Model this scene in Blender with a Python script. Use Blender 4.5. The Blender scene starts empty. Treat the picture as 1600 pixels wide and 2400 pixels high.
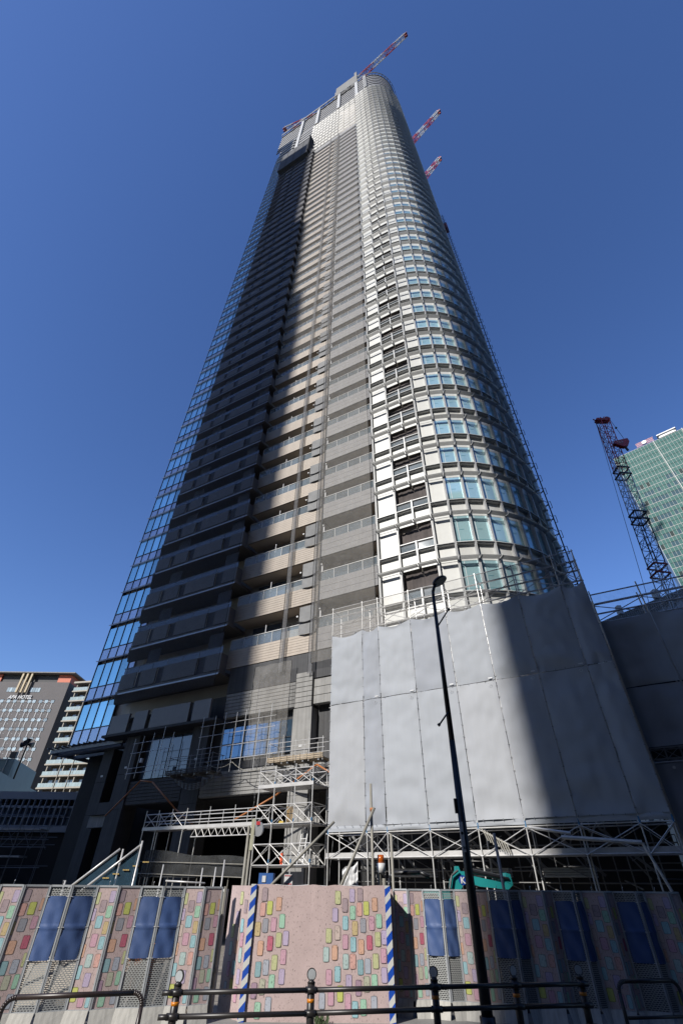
import bpy, math, random
from mathutils import Vector, Matrix, noise
random.seed(7)
R = math.radians
sc = bpy.context.scene
COL = sc.collection

# ------------------------------------------------------------------ camera
H_EYE = 2.2
F_PX, ZEN = 1067.0, (15.0, 1293.0)
th = math.atan2(F_PX, math.hypot(*ZEN)); ph = math.atan2(ZEN[0], ZEN[1])
fw = Vector((0, math.cos(th), math.sin(th)))
r0 = Vector((1, 0, 0)); u0 = Vector((0, -math.sin(th), math.cos(th)))
cr = r0*math.cos(ph) + u0*math.sin(ph); cu = u0*math.cos(ph) - r0*math.sin(ph)
cam_d = bpy.data.cameras.new('camera'); cam = bpy.data.objects.new('camera', cam_d); COL.objects.link(cam)
m = Matrix((cr, cu, -fw)).transposed().to_4x4(); m.translation = (0, 0, H_EYE)
cam.matrix_world = m
cam_d.sensor_fit = 'VERTICAL'; cam_d.sensor_height = 36.0; cam_d.lens = 36.0*F_PX/2400.0
cam_d.clip_start = 0.1; cam_d.clip_end = 6000
sc.camera = cam

# ------------------------------------------------------------------ sky, sun, exposure
SUN_AZ, SUN_EL = 40.5, 33.0          # the light travels towards azimuth 40.5 deg right of +Y
w = bpy.data.worlds.new('World'); sc.world = w; w.use_nodes = True
nt = w.node_tree; bg = nt.nodes['Background']
sky = nt.nodes.new('ShaderNodeTexSky'); sky.sky_type = 'NISHITA'; sky.sun_disc = False
sky.sun_elevation = R(SUN_EL); sky.sun_rotation = R(SUN_AZ+180)
sky.altitude = 200; sky.air_density = 1.0; sky.dust_density = 0.35; sky.ozone_density = 3.2
hs = nt.nodes.new('ShaderNodeHueSaturation'); hs.inputs['Saturation'].default_value = 1.17; hs.inputs['Hue'].default_value = .513
nt.links.new(sky.outputs[0], hs.inputs['Color']); nt.links.new(hs.outputs[0], bg.inputs[0]); bg.inputs[1].default_value = 0.141
sl = bpy.data.lights.new('sun', 'SUN'); sl.energy = 5.0; sl.angle = R(0.53); sl.color = (1.0, 0.965, 0.91)
sun = bpy.data.objects.new('sun', sl); COL.objects.link(sun)
sd = Vector((math.sin(R(SUN_AZ))*math.cos(R(SUN_EL)), math.cos(R(SUN_AZ))*math.cos(R(SUN_EL)), -math.sin(R(SUN_EL))))
sun.rotation_euler = sd.to_track_quat('-Z', 'Y').to_euler(); sun.location = (-40, -60, 60)
vs = sc.view_settings; vs.view_transform = 'Standard'; vs.look = 'None'; vs.exposure = 0.32; vs.gamma = 1.0
vs.use_curve_mapping = False
sc.cycles.max_bounces = 8; sc.cycles.transparent_max_bounces = 24; sc.cycles.diffuse_bounces = 3

# ------------------------------------------------------------------ materials
TONE = .60      # all paint and stone colours lowered to keep strong sun-to-shade contrast
MATS = {}
def mat(name, col, rough=0.6, var=0.18, scale=2.0, metal=0.0, spec=0.5, bump=0.0, bscale=20.0, rnd=0.0, alpha=None, streak=0.0):
    if name in MATS: return MATS[name]
    ma = bpy.data.materials.new(name); ma.use_nodes = True
    if not metal and not name.endswith(('glass', 'pane')): col = tuple(c*TONE for c in col)
    n = ma.node_tree.nodes; l = ma.node_tree.links; b = n['Principled BSDF']
    b.inputs['Roughness'].default_value = rough; b.inputs['Metallic'].default_value = metal
    b.inputs['Specular IOR Level'].default_value = spec
    tc = n.new('ShaderNodeTexCoord'); no = n.new('ShaderNodeTexNoise')
    no.inputs['Scale'].default_value = scale; no.inputs['Detail'].default_value = 6; no.inputs['Roughness'].default_value = .65
    l.new(tc.outputs['Object'], no.inputs['Vector'])
    rp = n.new('ShaderNodeValToRGB')
    rp.color_ramp.elements[0].position = .3; rp.color_ramp.elements[1].position = .7
    rp.color_ramp.elements[0].color = tuple(c*(1-var) for c in col)+(1,)
    rp.color_ramp.elements[1].color = tuple(min(1, c*(1+var)) for c in col)+(1,)
    l.new(no.outputs['Fac'], rp.inputs['Fac'])
    out = rp.outputs['Color']
    if streak:
        mp = n.new('ShaderNodeMapping'); mp.inputs['Scale'].default_value = (6, 6, .25)
        n2 = n.new('ShaderNodeTexNoise'); n2.inputs['Scale'].default_value = 1.2; n2.inputs['Detail'].default_value = 5
        l.new(tc.outputs['Object'], mp.inputs[0]); l.new(mp.outputs[0], n2.inputs['Vector'])
        mr = n.new('ShaderNodeMapRange'); mr.inputs[1].default_value = .35; mr.inputs[2].default_value = .7
        mr.inputs[3].default_value = 1-streak; mr.inputs[4].default_value = 1
        l.new(n2.outputs['Fac'], mr.inputs[0])
        mx = n.new('ShaderNodeMix'); mx.data_type = 'RGBA'; mx.blend_type = 'MULTIPLY'; mx.inputs[0].default_value = 1
        l.new(out, mx.inputs[6]); l.new(mr.outputs[0], mx.inputs[7]); out = mx.outputs[2]
    if rnd:
        oi = n.new('ShaderNodeObjectInfo'); mr = n.new('ShaderNodeMapRange')
        mr.inputs[3].default_value = 1-rnd; mr.inputs[4].default_value = 1+rnd
        l.new(oi.outputs['Random'], mr.inputs[0])
        mx = n.new('ShaderNodeMix'); mx.data_type = 'RGBA'; mx.blend_type = 'MULTIPLY'; mx.inputs[0].default_value = 1
        l.new(out, mx.inputs[6]); l.new(mr.outputs[0], mx.inputs[7]); out = mx.outputs[2]
    l.new(out, b.inputs['Base Color'])
    if bump:
        n3 = n.new('ShaderNodeTexNoise'); n3.inputs['Scale'].default_value = bscale; n3.inputs['Detail'].default_value = 4
        l.new(tc.outputs['Object'], n3.inputs['Vector'])
        bp = n.new('ShaderNodeBump'); bp.inputs['Strength'].default_value = bump; bp.inputs['Distance'].default_value = .02
        l.new(n3.outputs['Fac'], bp.inputs['Height']); l.new(bp.outputs[0], b.inputs['Normal'])
    if alpha is not None:   # a woven net: part of the light passes between the threads
        tr = n.new('ShaderNodeBsdfTransparent'); ms = n.new('ShaderNodeMixShader')
        n4 = n.new('ShaderNodeTexNoise'); n4.inputs['Scale'].default_value = 5; n4.inputs['Detail'].default_value = 5
        l.new(tc.outputs['Object'], n4.inputs['Vector'])
        mr = n.new('ShaderNodeMapRange'); mr.inputs[1].default_value = .3; mr.inputs[2].default_value = .7
        mr.inputs[3].default_value = max(0, alpha-.05); mr.inputs[4].default_value = min(1, alpha+.05)
        l.new(n4.outputs['Fac'], mr.inputs[0]); l.new(mr.outputs[0], ms.inputs[0])
        l.new(tr.outputs[0], ms.inputs[1]); l.new(b.outputs[0], ms.inputs[2])
        l.new(ms.outputs[0], n['Material Output'].inputs[0])
    MATS[name] = ma; return ma

def glass(name, col, rough=.04, ior=1.9, rnd=.1, metal=0.0):
    """reflective facade glazing: the reflection rides on a dim tinted body"""
    ma = mat(name, col, rough=rough, var=.06, scale=.4, rnd=rnd, metal=metal)
    b = ma.node_tree.nodes['Principled BSDF']; b.inputs['IOR'].default_value = ior
    n = ma.node_tree.nodes; l = ma.node_tree.links
    tc = [x for x in n if x.type == 'TEX_COORD'][0]
    no = n.new('ShaderNodeTexNoise'); no.inputs['Scale'].default_value = .55; no.inputs['Detail'].default_value = 1
    bp = n.new('ShaderNodeBump'); bp.inputs['Strength'].default_value = .06; bp.inputs['Distance'].default_value = .05
    l.new(tc.outputs['Object'], no.inputs['Vector']); l.new(no.outputs['Fac'], bp.inputs['Height']); l.new(bp.outputs[0], b.inputs['Normal'])
    return ma

M_white = mat('white_panel', (.80, .80, .76), .45, .04, 1.5, rnd=.05, streak=.06)
M_alu = mat('white_aluminium', (.72, .72, .70), .4, .05, 2, rnd=.05)
M_louv = mat('grey_louver_blade', (.60, .60, .59), .45, .06, 2, rnd=.05)
M_mull = mat('aluminium_mullion', (.66, .66, .65), .4, .08, 2)
M_teal = glass('teal_glass', (.36, .55, .58), .05, 1.7, .14, metal=.45)
M_rail = mat('railing_glass', (.20, .24, .27), .06, .06, .4, rnd=.2, alpha=.45)
M_raild = glass('dark_railing_glass', (.05, .07, .10), .06, 1.8, .3)
M_wing = glass('blue_glass', (.40, .66, .72), .03, 1.6, .16, metal=.85)
M_wsp = glass('spandrel_glass', (.50, .54, .64), .16, 1.6, .10, metal=.5)
M_wfr = mat('wing_frame', (.06, .065, .075), .4, .1)
M_grey = mat('grey_ledge_tile', (.33, .32, .32), .6, .09, 1.2, rnd=.06, streak=.12)
M_tan = mat('beige_ledge_tile', (.56, .475, .39), .6, .08, 1.5, rnd=.07, streak=.1)
M_soff = mat('balcony_soffit', (.85, .72, .58), .8, .05, .6)
M_back = mat('balcony_wall', (.62, .55, .47), .7, .08, .5)
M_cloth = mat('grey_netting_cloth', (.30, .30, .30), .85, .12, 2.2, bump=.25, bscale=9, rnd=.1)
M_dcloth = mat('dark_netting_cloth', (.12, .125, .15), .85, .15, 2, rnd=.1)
M_roll = mat('black_net_roll', (.015, .015, .017), .9, .2)
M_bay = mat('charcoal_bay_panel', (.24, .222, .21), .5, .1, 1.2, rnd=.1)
M_trim = mat('silver_trim', (.45, .46, .48), .3, .1, 2, metal=.6)
M_curt = mat('dark_curtain', (.12, .10, .095), .9, .25, 1.5, rnd=.25, streak=.3)
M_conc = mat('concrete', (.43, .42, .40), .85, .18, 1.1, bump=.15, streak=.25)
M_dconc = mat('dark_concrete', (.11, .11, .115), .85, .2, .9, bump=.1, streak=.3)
M_dark = mat('deep_shade_dark', (.025, .025, .027), .9, .4, .6)  # near-black colour holding the deep shade of the site interior
M_screen = mat('roof_screen', (.32, .32, .325), .6, .12, .8, streak=.15)
M_pil = mat('pale_pilaster', (.62, .62, .61), .5, .06, 1, streak=.1)
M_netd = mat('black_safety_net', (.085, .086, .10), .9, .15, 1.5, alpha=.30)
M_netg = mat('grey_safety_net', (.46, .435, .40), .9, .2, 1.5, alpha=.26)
M_nett = mat('thin_safety_net', (.46, .44, .41), .9, .2, 1.5, alpha=.17)
M_neth = mat('heavy_safety_net', (.20, .20, .21), .9, .25, 2, alpha=.55)
M_wrap = mat('black_wrapping', (.06, .062, .07), .8, .25, .5, bump=.3, bscale=1.5)
M_pipe = mat('galvanised_pipe', (.50, .49, .475), .4, .15, 4, metal=.35)
M_pipeb = mat('dark_pipe', (.16, .165, .175), .5, .2, 4, metal=.3)
M_pipeg = mat('grey_beige_pipe', (.36, .34, .29), .55, .15, 3)
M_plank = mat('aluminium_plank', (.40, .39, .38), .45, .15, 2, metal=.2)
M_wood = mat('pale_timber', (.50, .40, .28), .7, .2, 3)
M_bluec = mat('blue_coupler', (.05, .22, .45), .5, .1)
def canvas(name, col, var=.05):
    return mat(name, col, .75, .03, .5, bump=.10, bscale=6, streak=.03, rnd=.035)
M_sheet = [canvas('pale_grey_canvas', (.475, .50, .54)), canvas('older_grey_canvas', (.425, .45, .50)), canvas('off_white_canvas', (.50, .515, .545))]
M_black = mat('black_paint', (.018, .018, .02), .4, .2, 3)
M_brown = mat('brown_rail_paint', (.045, .030, .026), .38, .2, 5, rnd=.05)
M_drail = mat('dark_rail_paint', (.028, .024, .023), .4, .2, 5)
M_orange = mat('orange_band', (.75, .25, .01), .4, .1)
M_refl = mat('reflector', (.45, .47, .48), .2, .1, 3, metal=.3)
M_red = mat('crane_red', (.62, .03, .04), .45, .15, 1)
M_redd = mat('deep_red', (.40, .012, .012), .45, .15, 1)
M_cwhite = mat('crane_white', (.85, .85, .85), .45, .08, 1)
M_turq = mat('turquoise_paint', (.02, .34, .34), .4, .1, 2)
M_rub = mat('white_rubber', (.62, .60, .55), .7, .1, 2, streak=.25)
M_frame = mat('fence_frame', (.33, .345, .36), .45, .15, 3, metal=.2)
M_tarp = mat('blue_tarpaulin', (.055, .11, .285), .6, .12, 1.6, bump=.2, bscale=5, rnd=.12)
M_sblue = mat('stripe_blue', (.01, .085, .52), .4, .06)
M_swhite = mat('stripe_white', (.72, .72, .68), .45, .06)
M_asph = mat('asphalt', (.05, .05, .052), .9, .2, 8, bump=.2, bscale=80)
M_pave = mat('pavement_slab', (.34, .33, .31), .85, .15, 2, bump=.1, bscale=40)
M_site = mat('site_gravel', (.36, .32, .27), .9, .25, 1.5, bump=.3, bscale=20)
M_hose = mat('orange_hose', (.55, .20, .06), .5, .15, 4)
M_cable = mat('grey_cable', (.16, .16, .165), .5, .15, 4)

# printed fence board: mauve plaster look with dark pits
def board_mat(name, col):
    ma = mat(name, col, .6, .1, 2.5)
    n = ma.node_tree.nodes; l = ma.node_tree.links; b = n['Principled BSDF']
    tc = [x for x in n if x.type == 'TEX_COORD'][0]
    mp = n.new('ShaderNodeMapping'); mp.inputs['Scale'].default_value = (1, 1, .55)
    v = n.new('ShaderNodeTexNoise'); v.inputs['Scale'].default_value = 42; v.inputs['Detail'].default_value = 3
    l.new(tc.outputs['Object'], mp.inputs[0]); l.new(mp.outputs[0], v.inputs['Vector'])
    mr = n.new('ShaderNodeMapRange'); mr.inputs[1].default_value = .30; mr.inputs[2].default_value = .40
    mr.inputs[3].default_value = .35; mr.inputs[4].default_value = 1
    l.new(v.outputs['Fac'], mr.inputs[0])
    src = b.inputs['Base Color'].links[0].from_socket
    mx = n.new('ShaderNodeMix'); mx.data_type = 'RGBA'; mx.blend_type = 'MULTIPLY'; mx.inputs[0].default_value = 1
    l.new(src, mx.inputs[6]); l.new(mr.outputs[0], mx.inputs[7]); l.new(mx.outputs[2], b.inputs['Base Color'])
    return ma
M_board = board_mat('mauve_board', (.63, .485, .465))
def pastel(c): return tuple(1.18*(.80*a+.20*b_) for a, b_ in zip(c, (.60, .52, .50)))
BR = {'yg': (.52, .55, .24), 'lime': (.55, .60, .07), 'mauve': (.33, .24, .27), 'lilac': (.47, .38, .57), 'orange': (.66, .36, .22),
      'salmon': (.66, .34, .28), 'mint': (.30, .60, .42), 'cyan': (.26, .54, .60), 'gold': (.56, .42, .16), 'slate': (.26, .28, .33),
      'pink': (.58, .30, .40), 'beige': (.56, .44, .38), 'crimson': (.52, .045, .13), 'aqua': (.40, .56, .54), 'teal': (.17, .38, .42),
      'steel': (.37, .42, .50), 'plum': (.34, .20, .30), 'sage': (.44, .46, .33)}
def brick_mat(k):
    ma = board_mat('print_'+k, BR[k]); return ma
def edge_mat(k):
    return mat('print_edge_'+k, tuple(c*.42 for c in BR[k]), .6, .3, 30)

def mesh_sheet_mat():
    """perforated steel: brick-bond slots cut through the sheet"""
    if 'perforated' in MATS: return MATS['perforated']
    ma = mat('perforated', (.42, .43, .42), .5, .12, 3)
    n = ma.node_tree.nodes; l = ma.node_tree.links; b = n['Principled BSDF']
    tc = [x for x in n if x.type == 'TEX_COORD'][0]
    sx = n.new('ShaderNodeSeparateXYZ'); cx = n.new('ShaderNodeCombineXYZ')
    l.new(tc.outputs['UV'], sx.inputs[0]); l.new(sx.outputs[0], cx.inputs[0]); l.new(sx.outputs[1], cx.inputs[1])
    br = n.new('ShaderNodeTexBrick'); br.inputs['Scale'].default_value = 1
    br.inputs['Brick Width'].default_value = .060; br.inputs['Row Height'].default_value = .030; br.inputs['Mortar Size'].default_value = .0075
    br.inputs['Mortar Smooth'].default_value = 0
    l.new(cx.outputs[0], br.inputs['Vector'])
    tr = n.new('ShaderNodeBsdfTransparent'); ms = n.new('ShaderNodeMixShader')
    l.new(br.outputs['Fac'], ms.inputs[0]); l.new(tr.outputs[0], ms.inputs[1]); l.new(b.outputs[0], ms.inputs[2])
    l.new(ms.outputs[0], n['Material Output'].inputs[0])
    return ma
M_perf = mesh_sheet_mat()

# ------------------------------------------------------------------ mesh helpers
class MB:
    def __init__(s): s.v = []; s.f = []; s.mi = []; s.m = 0; s.uv = None
    def quad(s, a, b, c, d):
        i = len(s.v); s.v += [tuple(a), tuple(b), tuple(c), tuple(d)]; s.f.append((i, i+1, i+2, i+3)); s.mi.append(s.m); return s
    def poly(s, pts):
        i = len(s.v); s.v += [tuple(p) for p in pts]; s.f.append(tuple(range(i, i+len(pts)))); s.mi.append(s.m); return s
    def hexa(s, p):   # 8 points: bottom 4 ccw, top 4
        i = len(s.v); s.v += [tuple(q) for q in p]
        for f in ((0, 3, 2, 1), (4, 5, 6, 7), (0, 1, 5, 4), (1, 2, 6, 5), (2, 3, 7, 6), (3, 0, 4, 7)):
            s.f.append(tuple(i+k for k in f)); s.mi.append(s.m)
        return s
    def box(s, x0, x1, y0, y1, z0, z1):
        return s.hexa([(x0, y0, z0), (x1, y0, z0), (x1, y1, z0), (x0, y1, z0), (x0, y0, z1), (x1, y0, z1), (x1, y1, z1), (x0, y1, z1)])
    def seg(s, P, Q, out0, out1, z0, z1):
        """wall-like box over the plan segment P-Q, from out0 to out1 along its outward normal"""
        P = Vector(P); Q = Vector(Q); d = (Q-P).normalized(); n = Vector((d.y, -d.x))
        a, b, c, e = P+n*out0, Q+n*out0, Q+n*out1, P+n*out1
        return s.hexa([(e.x, e.y, z0), (c.x, c.y, z0), (b.x, b.y, z0), (a.x, a.y, z0), (e.x, e.y, z1), (c.x, c.y, z1), (b.x, b.y, z1), (a.x, a.y, z1)])
    def bar(s, p, q, w, h=None):
        p = Vector(p); q = Vector(q); h = h or w; d = (q-p).normalized()
        up = Vector((0, 0, 1)) if abs(d.z) < .95 else Vector((0, 1, 0))
        x = d.cross(up).normalized()*w/2; y = x.cross(d).normalized()*h/2
        return s.hexa([p-x-y, p+x-y, q+x-y, q-x-y, p-x+y, p+x+y, q+x+y, q-x+y])
    def tube(s, p, q, r, n=6, r2=None, cap=True):
        p = Vector(p); q = Vector(q); d = (q-p)
        if d.length < 1e-6: return s
        d.normalize(); r2 = r if r2 is None else r2
        up = Vector((0, 0, 1)) if abs(d.z) < .95 else Vector((0, 1, 0))
        x = d.cross(up).normalized(); y = x.cross(d).normalized(); i = len(s.v)
        for k in range(n):
            a = 2*math.pi*k/n; o = x*math.cos(a)+y*math.sin(a)
            s.v.append(tuple(p+o*r)); s.v.append(tuple(q+o*r2))
        for k in range(n):
            j = (k+1) % n; s.f.append((i+2*k, i+2*j, i+2*j+1, i+2*k+1)); s.mi.append(s.m)
        if cap:
            s.f.append(tuple(i+2*k for k in range(n))[::-1]); s.mi.append(s.m)
            s.f.append(tuple(i+2*k+1 for k in range(n))); s.mi.append(s.m)
        return s
    def path(s, pts, r, n=6):
        for a, b in zip(pts[:-1], pts[1:]): s.tube(a, b, r, n)
        return s
    def prism(s, pts, z0, z1):
        n = len(pts); i = len(s.v)
        s.v += [(p[0], p[1], z0) for p in pts]+[(p[0], p[1], z1) for p in pts]
        s.f.append(tuple(range(i, i+n))[::-1]); s.mi.append(s.m); s.f.append(tuple(range(i+n, i+2*n))); s.mi.append(s.m)
        for k in range(n):
            j = (k+1) % n; s.f.append((i+k, i+j, i+n+j, i+n+k)); s.mi.append(s.m)
        return s
    def xprism(s, pts, y0, y1):   # pts in (x,z), extruded along y
        n = len(pts); i = len(s.v)
        s.v += [(p[0], y0, p[1]) for p in pts]+[(p[0], y1, p[1]) for p in pts]
        s.f.append(tuple(range(i, i+n))); s.mi.append(s.m); s.f.append(tuple(range(i+n, i+2*n))[::-1]); s.mi.append(s.m)
        for k in range(n):
            j = (k+1) % n; s.f.append((i+k, i+n+k, i+n+j, i+j)); s.mi.append(s.m)
        return s
    def disc(s, c, nrm, r, th, n=18, r2=None):
        c = Vector(c); nrm = Vector(nrm).normalized(); return s.tube(c-nrm*th/2, c+nrm*th/2, r, n, r2)
    def grid(s, fn, nu, nv):
        i = len(s.v)
        for a in range(nu+1):
            for b in range(nv+1): s.v.append(tuple(fn(a/nu, b/nv)))
        for a in range(nu):
            for b in range(nv):
                k = i+a*(nv+1)+b; s.f.append((k, k+nv+1, k+nv+2, k+1)); s.mi.append(s.m)
        return s
    def mesh(s, name, mats, off=(0, 0, 0), smooth=False):
        me = bpy.data.meshes.new(name)
        ox, oy, oz = off
        vv = [(x-ox, y-oy, z-oz) for x, y, z in s.v] if off != (0, 0, 0) else s.v
        me.from_pydata(vv, [], s.f)
        if not isinstance(mats, (list, tuple)): mats = [mats]
        for q in mats: me.materials.append(q)
        if len(mats) > 1: me.polygons.foreach_set('material_index', s.mi)
        if smooth: me.polygons.foreach_set('use_smooth', [True]*len(s.f))
        me.update(); return me
    def build(s, name, mats, parent=None, off=(0, 0, 0), smooth=False, loc=None):
        return obj(name, s.mesh(name, mats, off, smooth), parent, loc)

def obj(name, me, parent=None, loc=None, rz=0, scale=None):
    o = bpy.data.objects.new(name, me); COL.objects.link(o)
    if parent: o.parent = parent
    if loc: o.location = loc
    if rz: o.rotation_euler.z = rz
    if scale: o.scale = scale
    return o
def thing(name, label, cat, loc=(0, 0, 0), rz=0, group=None):
    o = bpy.data.objects.new(name, None); COL.objects.link(o); o.empty_display_size = .5
    o.location = loc; o.rotation_euler.z = rz
    return tag(o, label, cat, group)
def tag(o, label, cat, group=None):
    o['label'] = label; o['category'] = cat
    if group: o['group'] = group
    return o
def struct(o): o['kind'] = 'structure'; return o
def stuff(o): o['kind'] = 'stuff'; return o
def text_mesh(body, size, ext=.02, shear=0.0, bold=0.0):
    cu_ = bpy.data.curves.new('lettering', 'FONT'); cu_.body = body; cu_.size = size; cu_.extrude = ext; cu_.shear = shear; cu_.offset = bold
    cu_.resolution_u = 2
    o = bpy.data.objects.new('lettering_source', cu_); COL.objects.link(o)
    dg = bpy.context.evaluated_depsgraph_get(); me = bpy.data.meshes.new_from_object(o.evaluated_get(dg))
    bpy.data.objects.remove(o); bpy.data.curves.remove(cu_); return me

# facade frame: x = to the right along the street front, y = inwards, z = up
ORG = Vector((2.5456, 26.0, 0.0)); FRZ = math.atan2(-.481482, .876456)
UX = Vector((math.cos(FRZ), math.sin(FRZ), 0)); UY = Vector((-math.sin(FRZ), math.cos(FRZ), 0))
def fw_pt(a, y, z=0): return ORG + UX*a + UY*y + Vector((0, 0, z))
def fthing(name, label, cat, a, y, z=0, group=None): return thing(name, label, cat, fw_pt(a, y, z), FRZ, group)

# ------------------------------------------------------------------ ground
b = MB(); b.box(-2500, 2500, -2500, 2500, -.6, -.15); struct(b.build('ground', M_asph))
b = MB(); b.quad((-300, -12, -.146), (300, -12, -.146), (300, 10.2, -.146), (-300, 10.2, -.146)); struct(b.build('road', M_asph))
pv = struct(MB().box(-120, 120, 10.32, 16.0, -.3, 0).build('pavement', M_pave))
kb = MB()
for i in range(-40, 41): kb.box(i*.9-.445, i*.9+.445, 10.2, 10.315, -.3, .012)
stuff(kb.build('kerb_stone', mat('kerb_concrete', (.38, .37, .35), .8, .15, 3), pv))
struct(MB().box(-120, 120, 16.0, 300, -.3, .002).build('site_ground', M_site))

# ================================================================== THE TOWER
tower = fthing('residential_tower', 'very tall pale residential tower with rounded glass corner, still under construction', 'tower', 0, 0)
LV = [14.53, 18.1, 21.7, 25.3] + [28.5+3.25*k for k in range(49)]
NF = len(LV); LOW = 20
def nextz(i): return LV[i+1] if i+1 < NF else LV[i]+3.25
ARC_C, ARC_R = (3.0, 7.9), 7.9
PL = [(0, 0), (1.53, 0), (2.78, 0)]
for j in range(10):
    t = R(7.5+9.17*j); PL.append((ARC_C[0]+ARC_R*math.sin(t), ARC_C[1]-ARC_R*math.cos(t)))
for k in range(1, 4): PL.append((10.9, 7.9+1.3*k))
NB = len(PL)-1
# core volumes
def arc(r, n=12): return [(ARC_C[0]+r*math.sin(R(90*k/n)), ARC_C[1]-r*math.cos(R(90*k/n))) for k in range(n+1)]
core = [(-29.1, 1.85), (-24.2, 1.85), (-22.6, 1.35), (-12.0, 1.35), (-12.0, 1.42), (-.06, 1.42), (-.06, .62)]+arc(7.28)+[(10.28, 44), (-29.1, 44)]
MB().prism(core, 12.3, 207.4).build('core_wall', M_back, tower)
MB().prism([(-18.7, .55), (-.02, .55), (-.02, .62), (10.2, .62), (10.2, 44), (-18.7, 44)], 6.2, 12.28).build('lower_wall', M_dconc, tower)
MB().prism([(-18.7, 9), (-2.0, 9), (-2.0, .7), (10.1, .7), (10.1, 43), (-18.7, 43)], 0, 6.18).build('ground_floor_wall', M_dark, tower)
MB().prism([(-28.6, 3.4), (-18.6, 3.4), (-18.6, 43), (-28.6, 43)], 0, 10.5).build('ground_floor_wall', M_dark, tower)
MB().prism([(-29.05, 2.0), (-18.72, 2.0), (-18.72, 43.5), (-29.05, 43.5)], 10.55, 12.27).build('soffit_slab', M_dark, tower)
MB().box(10.3, 10.9, 11.85, 44, 12.3, 207.4).build('side_wall', M_bay, tower)
# mullions (full height)
for i, (x, y) in enumerate(PL):
    P = Vector(PL[i]); prv = Vector(PL[max(0, i-1)]); nx = Vector(PL[min(NB, i+1)])
    d = (nx-prv).normalized(); n = Vector((d.y, -d.x)); t = d*.05
    z0 = 12.35
    bb = MB()
    for s0, s1 in ((-.065, -.015), (.015, .065)):
        a, c = P+d*s0, P+d*s1
        bb.hexa([(a.x+n.x*0, a.y+n.y*0, z0), (c.x, c.y, z0), (c.x-n.x*.29, c.y-n.y*.29, z0), (a.x-n.x*.29, a.y-n.y*.29, z0),
                 (a.x, a.y, 186), (c.x, c.y, 186), (c.x-n.x*.29, c.y-n.y*.29, 186), (a.x-n.x*.29, a.y-n.y*.29, 186)])
    a, c = P+d*-.0145, P+d*.0145
    bb.hexa([(a.x-n.x*.05, a.y-n.y*.05, z0), (c.x-n.x*.05, c.y-n.y*.05, z0), (c.x-n.x*.28, c.y-n.y*.28, z0), (a.x-n.x*.28, a.y-n.y*.28, z0),
             (a.x-n.x*.05, a.y-n.y*.05, 186), (c.x-n.x*.05, c.y-n.y*.05, 186), (c.x-n.x*.28, c.y-n.y*.28, 186), (a.x-n.x*.28, a.y-n.y*.28, 186)])
    if i == 2:      # this one only carries the railing: the opening above it is undivided
        bb = MB()
        for z in LV: bb.box(x-.055, x+.055, -.0, .27, z+.02, z+2.05)
    mo = bb.build('mullion', M_mull, tower)
    if i == 2: stuff(mo)
def plan(i):
    P = Vector(PL[i]); Q = Vector(PL[i+1]); d = (Q-P).normalized(); n = Vector((d.y, -d.x)); return P, Q, d, n
def louver(bb, P, Q, z, n_bl=5, dep=.36, hgt=.10):
    """inclined aluminium blades on two end brackets"""
    P = Vector(P); Q = Vector(Q); d = (Q-P).normalized(); n = Vector((d.y, -d.x))
    p, q = P+d*.03, Q-d*.03
    for k in range(n_bl):
        o = .03+dep*k/n_bl
        dz, do = hgt*.83, hgt*.50
        a0 = (o, z-.05); a1 = (o+do, z-.05+dz); tt = .012
        pts = []
        for (oo, zz) in (a0, (a0[0]-tt, a0[1]), (a1[0]-tt, a1[1]), a1):
            pts.append((oo, zz))
        A = [(p.x+n.x*o_, p.y+n.y*o_, z_) for o_, z_ in pts]; B = [(q.x+n.x*o_, q.y+n.y*o_, z_) for o_, z_ in pts]
        bb.hexa([A[0], B[0], B[1], A[1], A[3], B[3], B[2], A[2]])
    for e in (p, q-d*.03):
        f = e+d*.03
        bb.hexa([(e.x+n.x*.01, e.y+n.y*.01, z-.06), (f.x+n.x*.01, f.y+n.y*.01, z-.06), (f.x+n.x*(dep+.05), f.y+n.y*(dep+.05), z-.0), (e.x+n.x*(dep+.05), e.y+n.y*(dep+.05), z-.0),
                 (e.x+n.x*.01, e.y+n.y*.01, z+.05), (f.x+n.x*.01, f.y+n.y*.01, z+.05), (f.x+n.x*(dep+.05), f.y+n.y*(dep+.05), z+.05), (e.x+n.x*(dep+.05), e.y+n.y*(dep+.05), z+.05)])
def wallpanel(bb, P, Q, r, z0, z1, th=.06, mg=.07):
    P = Vector(P); Q = Vector(Q); d = (Q-P).normalized(); bb.seg(P+d*mg, Q-d*mg, -r-th, -r, z0, z1)
up_l, up_w, up_v, up_g, up_b = MB(), MB(), MB(), MB(), MB()
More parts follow.
